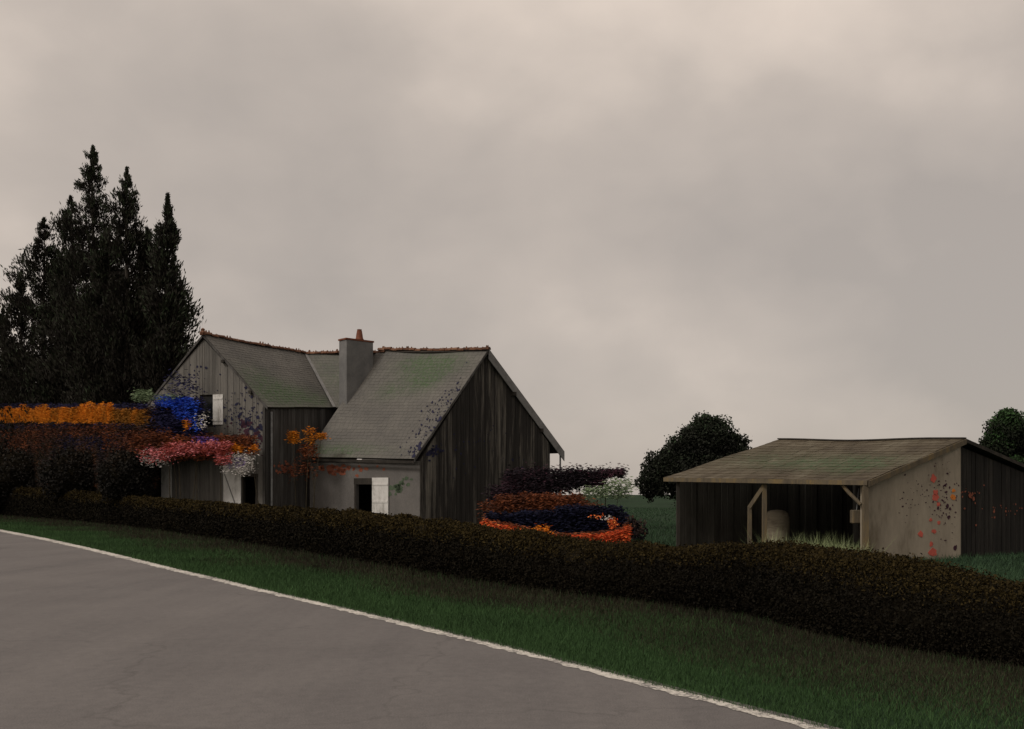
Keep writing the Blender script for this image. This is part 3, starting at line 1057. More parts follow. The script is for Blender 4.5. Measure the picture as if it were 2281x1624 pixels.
# paint splashes and spatter on the walls
def blob(mb, c, ax, ay, nrm, r, rv, th=.006, n=11):
    vs_ = []
    for k in (0, 1):
        rr = random.Random(hash((round(c.x, 3), round(c.z, 3))) & 0xffff)
        for i in range(n):
            w = 2 * math.pi * i / n
            f_ = rr.uniform(.65, 1.2)
            vs_.append(c + ax * (r * f_ * math.cos(w)) + ay * (rv * f_ * math.sin(w)) + nrm * (th * k))
    mb.add(vs_, [tuple(range(n, 2 * n)), tuple(range(n - 1, -1, -1))] + [(i, (i + 1) % n, n + (i + 1) % n, n + i) for i in range(n)])
def spatter(wall, parent, mat, name, spots, o=.037):
    mb = MB()
    for (u, v, r) in spots:
        t, d = line_t(wall.A, wall.B, u)
        if not 0 < t < 1: continue
        z = z_of(v, d)
        s = t * wall.L
        if z < .1 or z > wall.topf(s) - .15: continue
        if any(a - .05 < s < b + .05 and c - .05 < z < e_ + .05 for a, b, c, e_ in wall.openings): continue
        blob(mb, wall.pt(s, z, o), Vector((wall.dir.x, wall.dir.y, 0)), Vector((0, 0, 1)), Vector((wall.n.x, wall.n.y, 0)), r / F * d, r / F * d * random.uniform(.6, 1.1), n=7 if r < 3 else 12)
    if mb.v:
        return mb.build(name, mat, parent, kind='stuff' if len(spots) > 6 else None)
def cloud(n, u, v, su, sv, r0, r1):
    return [(random.gauss(u, su), random.gauss(v, sv), random.uniform(r0, r1) * (1 if random.random() < .8 else 1.8)) for _ in range(n)]
spatter(lg, house, M['splash_navy'], 'paint_spatter', cloud(150, 548, 935, 26, 30, .8, 2.6) + cloud(60, 530, 900, 30, 22, .7, 1.8) + cloud(55, 425, 850, 22, 24, 1, 3.0) + cloud(40, 575, 965, 12, 12, 1, 3))
spatter(lg, house, M['splash_plum'], 'paint_spatter', cloud(30, 545, 960, 22, 12, 1.5, 5) + cloud(20, 580, 985, 8, 10, 1, 3))
spatter(front, house, M['splash_rust'], 'paint_smear', cloud(26, 748, 1046, 18, 7, 3, 7) + cloud(12, 800, 1044, 30, 4, 2, 5), .006)
spatter(front, house, M['splash_moss'], 'moss_stain', cloud(18, 890, 1078, 14, 10, 3, 7), .006)
spatter(sw, house, M['splash_rust'], 'paint_smear', cloud(30, 640, 1040, 16, 9, 1.5, 5) + cloud(10, 680, 1045, 10, 9, 1.5, 5))
spatter(gable, house, M['splash_navy'], 'paint_spatter', cloud(60, 962, 1005, 12, 8, 1, 4) + cloud(60, 1050, 1010, 60, 30, .7, 2.0))
# spatter on the roof slope above the gable
mb = MB()
for _ in range(170):
    s, t = (random.gauss(.93, .06), random.gauss(.42, .17)) if random.random() < .75 else (random.gauss(.97, .02), abs(random.gauss(.1, .08)))
    if not (.02 < s < .995 and .02 < t < .95): continue
    c = surf_r(s, t) + nr_r * .034
    r = random.uniform(.012, .05) * (2.2 if (.97 < s and t < .35 and random.random() < .5) else 1)
    ax = (surf_r(min(1, s + .01), t) - surf_r(s, t)).normalized(); ay = nr_r.cross(ax)
    blob(mb, c, ax, ay, nr_r, r, r * random.uniform(.8, 2.0), n=8)
mb.build('paint_spatter', M['splash_navy'], house, kind='stuff')

# ------------------------------------------------------------------ open shed
shed = empty('open_shed', (8.2, 26.0, 0), 'low open-fronted shed with mossy brown roof and pale end wall', 'shed')
A3, B3 = P(1480, 1064, 27.5), P(1933, 1071, 23.55)
AR, AL = P(2150, 977, 25.2), P(1735, 980, 29.1)
moss_s = [(.58, .38, .28, .16, 1.2), (.78, .32, .10, .16, 1.2), (.2, .5, .2, .2, .4)]
slab_s, surf_s, nr_s = roof_slab('roof_slope', A3, B3, AL, AR, shed, M['shed_roof'], 16, 22, moss_s, thick=.07, sag=.03, lift=.014, under=M['ochre_wood'])
BR_ = P(2330, 1056, 27.2)
BL_ = BR_ + (AL - AR)
roof_slab('roof_slope', BL_, BR_, AL, AR, shed, M['shed_roof'], 16, 22, [], thick=.07, sag=.03, lift=.014, under=M['dark_wood'])
fb = MB(); fb.beam(A3 + Vector((-.02, -.03, -.05)), B3 + Vector((-.02, -.03, -.05)), .045, .11)
fb.build('fascia', M['ochre_wood'], shed)
rb = MB()
for i in range(12):
    rb.beam(surf_s(i / 12, 1.0) + Vector((0, 0, .02)), surf_s((i + 1) / 12, 1.0) + Vector((0, 0, .02)), .16, .035)
rb.build('ridge_board', M['dark_wood'], shed)
S0, S1_ = XY(1926, 23.75), XY(2140, 25.15)
S2 = XY(2318, 27.0)
zs0, zs1, zs2 = B3.z - .03, AR.z - .14, BR_.z - .08
end = Wall(S0, S1_, lambda s: zs0 + (zs1 - zs0) * s / (S1_ - S0).length, thick=.14)
end.build(M['shed_wall'], shed)
en = Vector((end.n.x, end.n.y, 0))
vb = MB()
p0, p1 = B3 + Vector((0, 0, -.01)) + en * .02, AR + Vector((0, 0, -.01)) + en * .02
dn = Vector((0, 0, -.13))
vb.hexa([p0 + dn, p1 + dn, p1 + dn + en * .03, p0 + dn + en * .03, p0, p1, p1 + en * .03, p0 + en * .03])
vb.build('bargeboard', M['ochre_wood'], shed)
vb = MB()
p0, p1 = AR + Vector((0, 0, -.01)) + en * .02, BR_ + Vector((0, 0, -.01)) + en * .02
dn = Vector((0, 0, -.09))
vb.hexa([p0 + dn, p1 + dn, p1 + dn + en * .03, p0 + dn + en * .03, p0, p1, p1 + en * .03, p0 + en * .03])
vb.build('bargeboard', M['dark_wood'], shed)
# dark boarded rear half of the end wall, set back behind the pale half
off2 = Vector((end.n.x, end.n.y)) * -.12
rear = Wall(S1_ + off2, S2 + off2, lambda s: zs1 + (zs2 - zs1) * s / (S2 - S1_).length - .02, thick=.1)
rear.build(M['shed_board'], shed, .2, M['shed_board'])
# far end wall and back wall, dark boards seen from inside
FA = XY(1511, 28.0); FB_ = Vector((BL_.x - .3, BL_.y - .1)); FM = Vector((AL.x, AL.y))
LF = (FB_ - FA).length
tF = (FM - FA).length / LF
fz = lambda s: (A3.z - .1) + (AL.z - A3.z - .1) * (s / (tF * LF)) if s < tF * LF else (AL.z - .2) + (BL_.z - AL.z) * (s - tF * LF) / (LF * (1 - tF))
far = Wall(FA, FB_, fz, breaks=[tF * LF], thick=.08)
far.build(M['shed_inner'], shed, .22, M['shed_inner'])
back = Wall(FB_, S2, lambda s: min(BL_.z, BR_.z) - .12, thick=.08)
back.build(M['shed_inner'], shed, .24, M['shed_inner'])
# front posts and braces
A2, B2 = Vector((A3.x, A3.y)), Vector((B3.x, B3.y))
def post_at(u, z1, w, mat, inset=.12):
    t, d = line_t(A2, B2, u)
    p = A2.lerp(B2, t) + Vector((.55, .8)).normalized() * inset
    mb = MB(); r = w / 2
    mb.hexa([(p.x - r, p.y - r, 0), (p.x + r, p.y - r, 0), (p.x + r, p.y + r, 0), (p.x - r, p.y + r, 0), (p.x - r * .9, p.y - r * .9, z1), (p.x + r * .9, p.y - r * .9, z1), (p.x + r * .9, p.y + r * .9, z1), (p.x - r * .9, p.y + r * .9, z1)])
    mb.build('post', mat, shed)
    return p, d
ez = lambda d: EYE + (VH - 1073) / F * d
post_at(1506, ez(27.3), .09, M['dark_wood'])
pR, dR_ = post_at(1699, ez(25.6), .11, M['ochre_wood'])
pL, dL_ = post_at(1666, z_of(1128, 25.9), .10, M['ochre_wood'])
bm2 = MB(); bm2.beam((pL.x, pL.y, z_of(1131, dL_)), (pR.x, pR.y, z_of(1082, dR_)), .09, .10)
bm2.build('brace', M['ochre_wood'], shed)
post_at(1927, zs0 - .01, .13, M['ochre_wood'], .02)
t_, d_ = line_t(A2, B2, 1877)
q0 = A2.lerp(B2, t_)
t2_, d2_ = line_t(A2, B2, 1921)
q1 = A2.lerp(B2, t2_)
bz = MB()
pts = [Vector((q0.x, q0.y + .1, z_of(1076, d_))), Vector((q0.x * .62 + q1.x * .38, q0.y * .62 + q1.y * .38 + .1, z_of(1097, d_))), Vector((q1.x, q1.y + .1, z_of(1124, d2_)))]
bz.path(pts, [.05, .045, .045], 8)
bz.build('brace', M['ochre_wood'], shed)
tb_, db_ = line_t(A2, B2, 1908)
qb = A2.lerp(B2, tb_) + Vector((.15, .35))
bx = MB()
bz0, bz1 = z_of(1166, qb.y), z_of(1136, qb.y)
bx.box(qb.x - .16, qb.y - .1, bz0, qb.x + .10, qb.y + .1, bz1)
ob = bx.build('hanging_box', M['ochre_wood'], shed)
ob.modifiers.new('soft', 'BEVEL').width = .02
bx = MB(); bx.tube((qb.x - .03, qb.y, bz1 - .02), (qb.x + .02, qb.y - .02, zs0 - .15), .012, .012, 6)
bx.build('hanger', M['metal'], ob)
# coral, orange and dark paint marks on the pale end wall
for spots, mk in (([(2079, 1066, 9), (2081, 1078, 7)], 'coral'), ([(2083, 1108, 11)], 'coral'), ([(2084, 1098, 8)], 'coral'), ([(2090, 1124, 6)], 'coral'), ([(2050, 1190, 9)], 'coral'), ([(2080, 1183, 7)], 'coral'), ([(2073, 1158, 5)], 'coral'), ([(2091, 1164, 5)], 'coral'), ([(2077, 1231, 13)], 'coral'), ([(2074, 1212, 6)], 'coral'), ([(2123, 1107, 8)], 'orange'), ([(2124, 1093, 5)], 'orange')):
    if len(spots) == 1:
        spatter(end, shed, M['splash_' + mk], 'paint_splash', spots, .003)
    else:
        spatter(end, shed, M['splash_' + mk], 'paint_splash', spots[:1], .003)
spatter(end, shed, M['splash_plum'], 'paint_spatter', cloud(90, 2105, 1110, 16, 45, .7, 2.2) + cloud(40, 2040, 1100, 22, 30, .7, 1.6) + [(2110, 1127, 5), (2113, 1152, 5), (2128, 1220, 6), (2105, 1082, 4)], .003)
spatter(rear, shed, M['splash_rust'], 'paint_spatter', cloud(22, 2160, 1104, 16, 8, 1, 3.2) + cloud(26, 2235, 1140, 40, 10, .8, 2.4), .037)

# bale inside the shed
bp_ = P(1731, 1180, 27.0)
bale = MB()
bale.lathe((bp_.x, bp_.y, 0), [(.28, 0), (.31, .06), (.325, .5), (.33, .85), (.32, 1.0), (.285, 1.10), (.22, 1.16), (.12, 1.185), (.03, 1.19)], 28)
bo = bale.build('straw_bale', M['bale'], None, smooth=True)
tag(bo, 'pale round-edged straw bale standing behind the posts in the open shed', 'bale')

# pale grass tufts in front of the shed
def tuft(u, d, w, h, n, label):
    c = XY(u, d)
    r = empty('grass_tuft', (c.x, c.y, 0), label, 'grass tuft', 'pale grass tufts in front of the shed')
    pos = np.stack([RNG.normal(c.x, w, n), RNG.normal(c.y, w * .7, n), np.zeros(n)], 1)
    np_mesh('blades', blades(pos, RNG.uniform(.4, 1.0, n) * h, .016, .5), 3, M['tuft'], r, np.clip(.5 + RNG.normal(0, .25, n), 0, 1))
tuft(1828, 22.6, .34, .72, 1500, 'widest pale grass tuft on the hedge crest before the shed opening')
tuft(1876, 22.4, .24, .58, 900, 'pale grass tuft between the widest tuft and the pale end wall')
tuft(1911, 22.3, .12, .52, 260, 'small pale grass tuft at the foot of the corner post')
tuft(1712, 24.2, .14, .85, 220, 'thin pale grass tuft at the foot of the braced posts')
tuft(1766, 23.5, .22, .75, 260, 'low pale grass tuft in front of the straw bale')

# ------------------------------------------------------------------ trees
def conifer(u, vtop, d_, hw, label, power=.8, low=0.0, n_br=190, per=75, seed=0):
    rg = np.random.default_rng(100 + seed)
    d = 67 + (373 - u) * .055 + (d_ - 61) * 1.2
    base = XY(u, d)
    H = z_of(vtop, d)
    Rm = hw / F * d
    root = empty('conifer_tree', (base.x, base.y, 0), label, 'conifer', 'dark conifers left of the farmhouse')
    tr = MB()
    k = 8
    pts = [Vector((base.x + .08 * math.sin(i * 1.3 + seed), base.y, H * .97 * i / k)) for i in range(k + 1)]
    tr.path(pts, [max(.02, .34 * (1 - i / k) ** .8 * (H / 22)) for i in range(k + 1)], 8)
    tr.build('trunk', M['bark'], root)
    hb_ = rg.uniform(0, 1, n_br) ** 1.0
    hb_[:12] = rg.uniform(.86, .99, 12)
    th = rg.uniform(0, 2 * np.pi, n_br)
    lump = 1 + .28 * np.sin(th * 3 + hb_ * 9 + seed) + .18 * np.sin(hb_ * 31 + seed * 2)
    env = Rm * np.clip((1 - hb_), 0, 1) ** power * lump * rg.uniform(.6, 1.12, n_br)
    env = env * np.clip((1 - hb_) / .13, .05, 1) ** .6      # pointed leader
    env = np.maximum(env, .04)
    stray = rg.uniform(size=n_br) < .09                       # a few long loose boughs break the outline
    env = np.where(stray, env * 1.28 + .15, env)
    pos, dr, tt, sz = [], [], [], []
    for i in range(n_br):
        m = int(per * 1.7 * (.45 + .55 * env[i] / (Rm + 1e-6)))
        q = rg.uniform(0, 1, m) ** .55
        r_ = env[i] * q
        up = .34 * env[i] * q ** 2.0
        sp = .05 + .27 * env[i] / Rm
        p = np.stack([base.x + r_ * np.cos(th[i]) + rg.normal(0, sp, m) * .8, base.y + r_ * np.sin(th[i]) + rg.normal(0, sp, m) * .8, H * (low + (1 - low) * hb_[i]) + up + rg.normal(0, sp * 1.5, m) - .15 * r_], 1)
        pos.append(p)
        dd = np.stack([np.full(m, math.cos(th[i]) * .45), np.full(m, math.sin(th[i]) * .45), np.full(m, .85)], 1)
        dr.append(dd)
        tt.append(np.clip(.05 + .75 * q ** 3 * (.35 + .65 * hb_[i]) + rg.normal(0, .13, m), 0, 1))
        sz.append(np.full(m, .40 * (.55 + .45 * min(1, env[i] / Rm * 1.6))))
    pos = np.concatenate(pos); dr = np.concatenate(dr); tt = np.concatenate(tt); sz = np.concatenate(sz)
    keep = (pos[:, 2] > .1) & (pos[:, 2] < H + .3)
    pos, dr, tt, sz = pos[keep], dr[keep], tt[keep], sz[keep]
    np_mesh('crown', leaves(pos, sz * .98, sz * .27, dr, .30), 4, M['conifer'], root, tt)
conifer(207, 326, 62, 155, 'tallest dark conifer in the clump left of the farmhouse', .60, seed=1, n_br=420, per=95)
conifer(283, 374, 60.5, 118, 'slim dark conifer just right of the tallest one', .58, seed=2, n_br=330, per=90)
conifer(373, 432, 60, 66, 'narrow dark conifer nearest the farmhouse gable', .55, seed=3, n_br=340, per=90)
conifer(98, 484, 61, 135, 'broad dark conifer on the left shoulder of the clump', .56, seed=4, n_br=320, per=90)
conifer(158, 436, 63.5, 125, 'dark conifer half hidden between the tallest and the left shoulder one', .58, seed=5, n_br=320, per=90)
conifer(328, 508, 63, 58, 'dark conifer filling the gap behind the two slim ones', .52, seed=6, n_br=300, per=90)
conifer(46, 606, 61.5, 86, 'short dark conifer below the left shoulder, second from the picture edge', .55, seed=7, n_br=270, per=90)
conifer(6, 690, 61.5, 76, 'shortest dark conifer at the picture edge', .5, seed=8, n_br=240, per=85)
conifer(235, 520, 59.5, 115, 'dark conifer in front of the middle of the clump', .55, seed=9, n_br=360, per=95)
conifer(145, 610, 61.5, 120, 'low dark conifer in front of the left half of the clump', .55, seed=10, n_br=340, per=95)

def lobed(centre_list, n, rg):
    """points near the surfaces of several lobes; centre_list: (x,y,z,rx,ry,rz)"""
    vol = np.array([c[3] * c[5] for c in centre_list]); vol = vol / vol.sum()
    idx = rg.choice(len(centre_list), n, p=vol)
    C = np.array(centre_list)[idx]
    dirs = unit(rg.normal(size=(n, 3)))
    rad = rg.uniform(0, 1, n) ** .33
    rad = rad * (1 + .16 * np.sin(dirs[:, 0] * 7 + idx) * np.sin(dirs[:, 2] * 6 + idx * 2)) + rg.normal(0, .08, n)
    return C[:, :3] + dirs * C[:, 3:] * rad[:, None], rad, dirs

def lumpy_tree(name, label, cat, u, d, lobes_px, mat, n, leaf, trunk_r=.16, group=None, trunk=True, part='crown', green_top=.6, seed=0, core=0.0):
    rg = np.random.default_rng(500 + seed)
    base = XY(u, d)
    root = empty(name, (base.x, base.y, 0), label, cat, group)
    cs = []
    for (uu, vv, ru, rv, dd) in lobes_px:
        c = P(uu, vv, d + dd)
        cs.append((c.x, c.y, c.z, ru / F * d, ru / F * d * .85, rv / F * d))
    if trunk:
        tr = MB()
        top = max(c[2] for c in cs)
        tr.path([Vector((base.x, base.y, 0)), Vector((base.x + .05, base.y, top * .5)), Vector((base.x - .04, base.y, top * .85))], [trunk_r, trunk_r * .75, trunk_r * .3], 8)
        for c in cs:
            tr.tube((base.x, base.y, min(top * .45, c[2] * .6)), (c[0], c[1], c[2]), trunk_r * .5, trunk_r * .15, 6)
        tr.build('trunk' if trunk_r > .1 else 'stem', M['bark'], root)
    if core:
        cm_ = MB()
        for c in cs:
            n0, n1 = 10, 7
            vs_ = []
            for j in range(n1 + 1):
                ph = math.pi * j / n1
                for i in range(n0):
                    w = 2 * math.pi * i / n0
                    f_ = core * random.uniform(.88, 1.08)
                    vs_.append((c[0] + c[3] * f_ * math.sin(ph) * math.cos(w), c[1] + c[4] * f_ * math.sin(ph) * math.sin(w), max(.01, c[2] + c[5] * f_ * math.cos(ph))))
            cm_.add(vs_, [(j * n0 + i, j * n0 + (i + 1) % n0, (j + 1) * n0 + (i + 1) % n0, (j + 1) * n0 + i) for j in range(n1) for i in range(n0)])
        cm_.build('dark_core', M['hedge_core'], root)  # dark lumps inside the leaves, coloured as the bush's inner shade
    pos, rad, dirs = lobed(cs, n, rg)
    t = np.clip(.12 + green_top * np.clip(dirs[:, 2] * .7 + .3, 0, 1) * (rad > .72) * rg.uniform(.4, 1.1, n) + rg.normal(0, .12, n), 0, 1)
    keep = pos[:, 2] > .02
    pos, t = pos[keep], t[keep]
    np_mesh(part, leaves(pos, leaf * 1.3, leaf * .8), 4, mat, root, t)
    return root

lumpy_tree('round_tree', 'dark rounded tree behind the left end of the open shed', 'tree', 1565, 46, [(1575, 985, 66, 58, 0), (1530, 1012, 62, 50, .5), (1622, 1005, 50, 46, .3), (1478, 1050, 48, 48, -.3), (1560, 1060, 110, 60, .4), (1450, 1080, 32, 34, 0), (1580, 950, 34, 26, 0), (1640, 1050, 60, 60, 0)], M['round_tree'], 60000, .105, .2, seed=1)
lumpy_tree('leafy_tree', 'green-topped tree behind the right end of the open shed', 'tree', 2262, 45, [(2245, 960, 46, 46, 0), (2290, 985, 60, 52, .4), (2222, 1000, 40, 44, 0), (2320, 1030, 70, 60, .5), (2240, 1060, 60, 50, 0), (2246, 928, 22, 18, 0)], M['bright_tree'], 45000, .10, .2, green_top=.95, seed=2)

# dark bushes on the far side of the hedge at the left
lumpy_tree('dark_bush', 'wide dark bush with brown flecks at the picture edge beyond the hedge', 'bush', 40, 72.5, [(30, 1062, 95, 62, 0), (-40, 1060, 70, 66, 0), (100, 1070, 60, 50, .3)], M['bush'], 24000, .16, .06, 'dark bushes beyond the hedge', core=.85, seed=3)
lumpy_tree('dark_bush', 'middle dark bush under the brown and orange tall hedge', 'bush', 180, 60, [(165, 1060, 70, 58, 0), (220, 1062, 65, 62, .3)], M['bush'], 20000, .14, .06, 'dark bushes beyond the hedge', core=.85, seed=4)
lumpy_tree('dark_bush', 'dark rounded bush hiding the left edge of the farmhouse gable', 'bush', 300, 49.6, [(280, 1062, 58, 56, 0), (312, 1092, 28, 44, 0)], M['bush'], 16000, .115, .06, 'dark bushes beyond the hedge', core=.85, seed=5)

# ------------------------------------------------------------------ coloured shrubs and creepers
def px_cloud(specs, d, thick):
    """specs: (n, u0, u1, v0, v1, soft); points spread through a real depth"""
    out = []
    for (n, u0, u1, v0, v1, soft) in specs:
        u = RNG.uniform(u0, u1, n) + RNG.normal(0, soft, n)
        v = RNG.uniform(v0, v1, n) + RNG.normal(0, soft * .6, n)
        dd = (d(u) if callable(d) else d) + RNG.uniform(-thick, thick, n)
        out.append(np.stack([(u - CX) / F * dd, dd, EYE - (v - VH) / F * dd], 1))
    p = np.concatenate(out)
    return p[p[:, 2] > .02]
def flowers(name, mat, parent, specs, d, thick, leaf, tmean=.5, tsd=.22, kind=None, flat=1.0):
    # sprays lie mostly level, as on layered boughs
    specs = [(int(q[0] * 1.9),) + tuple(q[1:]) for q in specs]
    leaf = leaf * .72
    p = px_cloud(specs, d, thick)
    along_ = np.tile(np.array([[1.0, .25, 0.0]]), (len(p), 1))
    return np_mesh(name, leaves(p, leaf * (1.2 + 1.3 * flat), leaf * (1 - .3 * flat), along_, .35 + .5 * (1 - flat)), 4, mat, parent, np.clip(RNG.normal(tmean, tsd, len(p)), 0, 1), kind)
def stems(parent, d, feet_px, tops_px, r=.035):
    for (uf, (ut, vt)) in zip(feet_px, tops_px):
        mb = MB()
        a = XY(uf, d); b = P(ut, vt, d)
        mid = Vector(((a.x + b.x) / 2 + random.uniform(-.15, .15), (a.y + b.y) / 2, b.z * .5))
        mb.path([Vector((a.x, a.y, 0)), mid, b], [r, r * .8, r * .4], 6)
        mb.build('stem', M['stem'], parent)

# tall hedge of brown foliage crowned with orange, running behind the road hedge
FU = np.array([h[0] for h in HED]); FD = np.array([ground_d(h[1]) for h in HED])
def row_d(u):
    return np.maximum(np.interp(u, FU, FD) + 6.0, 50.5)
d0 = float(row_d(150))
oh = empty('orange_topped_hedge', (XY(150, d0).x, d0, 0), 'tall brown hedge with a bright orange band along its top before the conifers', 'hedge')
core = MB()
cu = list(range(-100, 331, 43))
for ua, ub in zip(cu, cu[1:]):
    a, b = P(ua, 922, float(row_d(ua)) + .5), P(ub, 922, float(row_d(ub)) + .5)
    core.hexa([(a.x, a.y - .4, 0), (b.x, b.y - .4, 0), (b.x, b.y + .4, 0), (a.x, a.y + .4, 0), (a.x, a.y - .3, a.z - .3), (b.x, b.y - .3, b.z - .3), (b.x, b.y + .3, b.z - .3), (a.x, a.y + .3, a.z - .3)])
core.build('dark_core', M['hedge_core'], oh)  # dark filling behind the leaves, coloured as inner shade
flowers('leaves', M['brown'], oh, [(42000, -90, 345, 945, 1085, 5), (9000, 330, 440, 912, 1010, 7)], row_d, .55, .12, .36)
flowers('rust_leaves', M['rust_leaf'], oh, [(5500, -90, 110, 962, 1004, 9), (4500, 230, 460, 962, 1000, 9), (2500, 60, 260, 948, 970, 8)], row_d, .75, .11, .30)
def crest_row(n, u0, u1, v0, v1):
    """orange crown with a lumpy upper edge"""
    out = []
    for k in range(24):
        a = u0 + (u1 - u0) * k / 24
        w = 4 * math.sin(k * 1.9) + random.uniform(-4, 4)
        out.append((n // 24, a, a + (u1 - u0) / 24, v0 + w, v1 + random.uniform(-3, 3), 2.5))
    return out
flowers('orange_leaves', M['orange_bloom'], oh, crest_row(17000, -90, 185, 909, 940) + crest_row(7000, 180, 250, 904, 940), row_d, .6, .115, .5, .16)
flowers('ochre_leaves', M['orange_bloom'], oh, [(2600, 240, 325, 914, 944, 6), (700, 340, 420, 915, 940, 8)], row_d, .5, .11, .08, .10)
flowers('violet_fringe', M['navy_leaf'], oh, [(1500, -90, 330, 902, 908, 4), (3000, -90, 300, 944, 954, 4), (2500, 130, 330, 968, 1000, 9)], row_d, .5, .11, .5)

# blue flowering creeper on the left gable
bc = empty('blue_flowering_creeper', (XY(405, 49.6).x, 49.6, 0), 'bright blue flowering creeper beside the upper window of the farmhouse gable', 'creeper')
stems(bc, 49.6, [380, 405, 425], [(375, 890), (405, 890), (440, 930)])
flowers('leaves', M['navy_leaf'], bc, [(1500, 380, 445, 890, 945, 8), (1600, 360, 445, 925, 985, 12), (130, 375, 430, 830, 880, 12), (500, 345, 445, 905, 935, 8)], 49.6, .35, .12, .6)
flowers('blossoms', M['blue_bloom'], bc, [(800, 368, 425, 888, 905, 5), (420, 392, 420, 895, 930, 6), (160, 345, 380, 885, 905, 6), (160, 425, 442, 895, 960, 6)], 49.3, .25, .10, .7)
flowers('pale_blossoms', M['pale_leaf'], bc, [(300, 300, 335, 872, 890, 6), (120, 340, 400, 882, 892, 5)], 49.3, .3, .09, .3)

# pink and red climber above the lower doors
pc = empty('pink_climber', (XY(450, 49.7).x, 49.7, 0), 'pink and red flowering climber along the farmhouse gable above its white shutters', 'climber')
stems(pc, 49.6, [392, 440, 492, 585], [(385, 1000), (440, 1000), (490, 1000), (560, 1000)], .03)
flowers('leaves', M['rust_leaf'], pc, [(3600, 330, 470, 975, 1020, 7), (1500, 480, 565, 972, 1012, 6), (1200, 290, 380, 965, 1000, 10)], 49.3, .25, .10, .35)
flowers('blossoms', M['pink_bloom'], pc, [(1500, 370, 465, 990, 1010, 7), (350, 460, 482, 985, 1008, 5), (800, 483, 512, 985, 1032, 5), (420, 320, 380, 1000, 1025, 9)], 49.05, .25, .085, .5, .3)
flowers('violet_blossoms', M['violet_bloom'], pc, [(420, 430, 480, 975, 1004, 6), (160, 500, 545, 1018, 1040, 5)], 49.15, .15, .08, .6)
flowers('orange_blossoms', M['orange_bloom'], pc, [(330, 512, 538, 992, 1006, 4), (60, 556, 572, 990, 1008, 4), (50, 412, 422, 936, 955, 4)], 49.15, .15, .09, .7)
flowers('white_blossoms', M['white_bloom'], pc, [(200, 318, 372, 1005, 1035, 8), (520, 500, 560, 1012, 1048, 8), (60, 530, 548, 1042, 1060, 4), (60, 435, 460, 920, 955, 5)], 49.1, .15, .07, .6)

# orange flowers in the nook between the wings
og = empty('orange_flowering_shrub', (XY(680, 50.8).x, 50.8, 0), 'thin shrub with orange flower heads in the dark nook between the farmhouse wings', 'shrub')
stems(og, 50.8, [662, 680, 694, 700], [(652, 975), (690, 965), (716, 972), (690, 1010)], .025)
flowers('blossoms', M['orange_bloom'], og, [(330, 645, 661, 962, 985, 4), (150, 682, 698, 955, 985, 6), (150, 706, 724, 966, 978, 4)], 50.8, .15, .08, .5)
flowers('leaves', M['rust_leaf'], og, [(260, 672, 704, 990, 1020, 6), (160, 640, 700, 1030, 1060, 10)], 50.9, .15, .09, .4)

# planting to the right of the farmhouse
pr = empty('plum_leaved_shrub', (XY(1270, 47).x, 47, 0), 'low dark plum-leaved shrub spreading from the dark gable towards the round tree', 'shrub')
stems(pr, 47, [1180, 1230, 1290, 1345], [(1170, 1075), (1235, 1070), (1290, 1065), (1350, 1058)], .03)
flowers('leaves', M['plum_leaf'], pr, [(3200, 1130, 1280, 1050, 1092, 9), (1500, 1260, 1345, 1050, 1082, 8), (420, 1335, 1390, 1046, 1062, 4), (1600, 1095, 1240, 1085, 1115, 9)], 46.9, .6, .11, .35)
flowers('blossoms', M['plum_leaf'], pr, [(140, 1170, 1400, 1034, 1056, 7), (160, 1355, 1390, 1048, 1060, 3)], 46.6, .4, .085, .95)
pg_ = empty('pale_green_shrub', (XY(1360, 45.5).x, 45.5, 0), 'pale green airy shrub between the plum shrub and the round tree', 'shrub')
stems(pg_, 45.5, [1340, 1375], [(1335, 1092), (1380, 1085)], .02)
flowers('leaves', M['pale_leaf'], pg_, [(500, 1300, 1400, 1086, 1108, 5), (160, 1350, 1410, 1068, 1090, 6)], 45.5, .4, .10, .45)
ru_ = empty('rust_leaved_shrub', (XY(1210, 42).x, 42, 0), 'rust-brown shrub row behind the navy one right of the farmhouse', 'shrub')
stems(ru_, 42, [1140, 1200, 1260, 1310], [(1140, 1120), (1200, 1115), (1260, 1122), (1310, 1130)], .025)
flowers('leaves', M['rust_leaf'], ru_, [(2600, 1110, 1300, 1106, 1136, 7), (900, 1160, 1230, 1102, 1124, 5), (1300, 1075, 1330, 1120, 1150, 7)], 42, .5, .10, .28, .2)
nv = empty('navy_shrub', (XY(1250, 36.5).x, 36.5, 0), 'low dark navy shrub mound above the red flower bed', 'shrub')
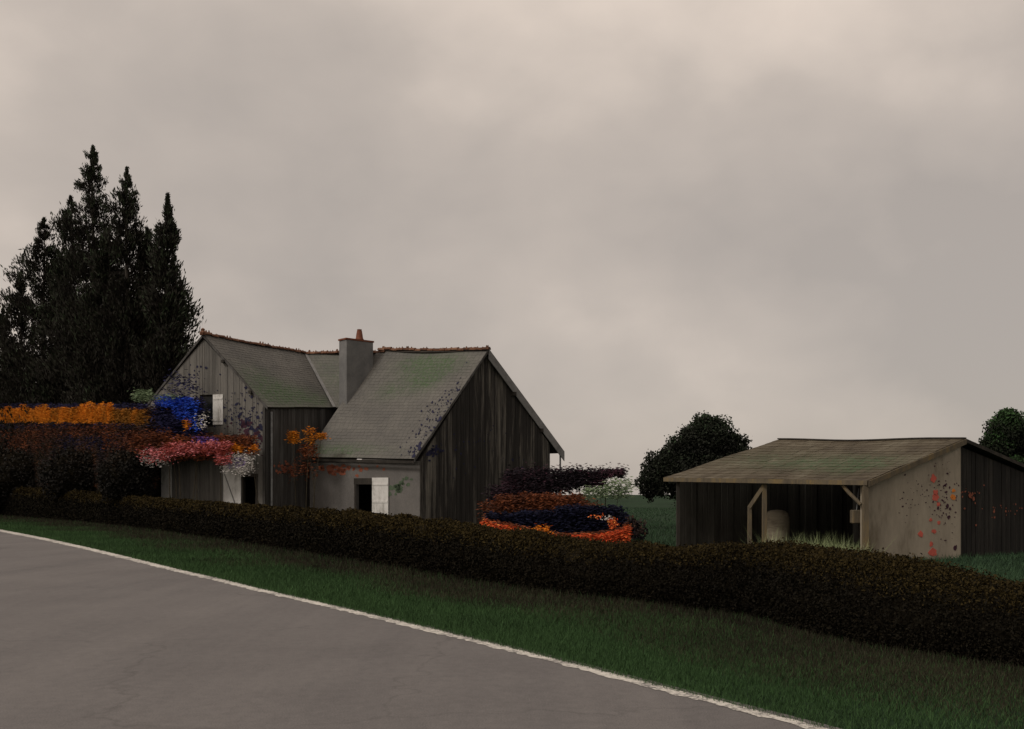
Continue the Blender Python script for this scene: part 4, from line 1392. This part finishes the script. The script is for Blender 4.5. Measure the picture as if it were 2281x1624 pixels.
stems(nv, 36.5, [1150, 1220, 1290, 1350], [(1150, 1160), (1220, 1155), (1290, 1150), (1350, 1150)], .03)
flowers('leaves', M['navy_shrub'], nv, [(1500, 1085, 1170, 1146, 1178, 5), (2600, 1150, 1270, 1140, 1190, 5), (3600, 1240, 1385, 1130, 1192, 5), (400, 1375, 1398, 1145, 1185, 4)], 36.5, .5, .10, .4)
flowers('blossoms', M['fire_bloom'], nv, [(40, 1354, 1370, 1154, 1164, 3), (70, 1358, 1374, 1164, 1180, 3), (16, 1312, 1345, 1146, 1154, 3)], 35.6, .15, .075, .75, flat=.2)
flowers('white_blossoms', M['white_bloom'], nv, [(22, 1342, 1366, 1150, 1157, 3)], 35.5, .1, .06, .7, flat=.2)
fb_ = empty('red_flower_bed', (XY(1250, 32).x, 32, 0), 'bright red and orange flower bed on the far side of the hedge', 'flower bed')
stems(fb_, 32, [1100 + 25 * k for k in range(12)], [(1100 + 25 * k, 1190) for k in range(12)], .012)
BU = [1066, 1100, 1128, 1160, 1210, 1260, 1330, 1370, 1398]
BV = [1156, 1164, 1170, 1177, 1187, 1193, 1188, 1181, 1166]
specs = []
for k in range(30):
    u0 = 1072 + k * 11
    top = float(np.interp(u0, BU, BV)) - 3
    specs.append((150, u0, u0 + 11, top, 1224, 3))
flowers('leaves', M['rust_leaf'], fb_, specs, 32.3, .4, .08, .45)
specs = []
for k in range(30):
    u0 = 1072 + k * 11
    top = float(np.interp(u0, BU, BV)) + 2
    if 15 <= k <= 17: continue
    specs.append((130, u0, u0 + 11, top, 1216, 3))
flowers('blossoms', M['fire_bloom'], fb_, specs, 31.9, .35, .08, .42)
flowers('yellow_blossoms', M['orange_bloom'], fb_, [(240, 1130, 1190, 1180, 1202, 5), (60, 1195, 1225, 1170, 1190, 4)], 31.8, .25, .07, .9)
lumpy_tree('brown_weed', 'small brown weedy plant at the right end of the flower bed', 'plant', 1420, 34, [(1418, 1185, 24, 26, 0), (1405, 1170, 14, 22, 0)], M['brown'], 700, .09, .02, seed=12)
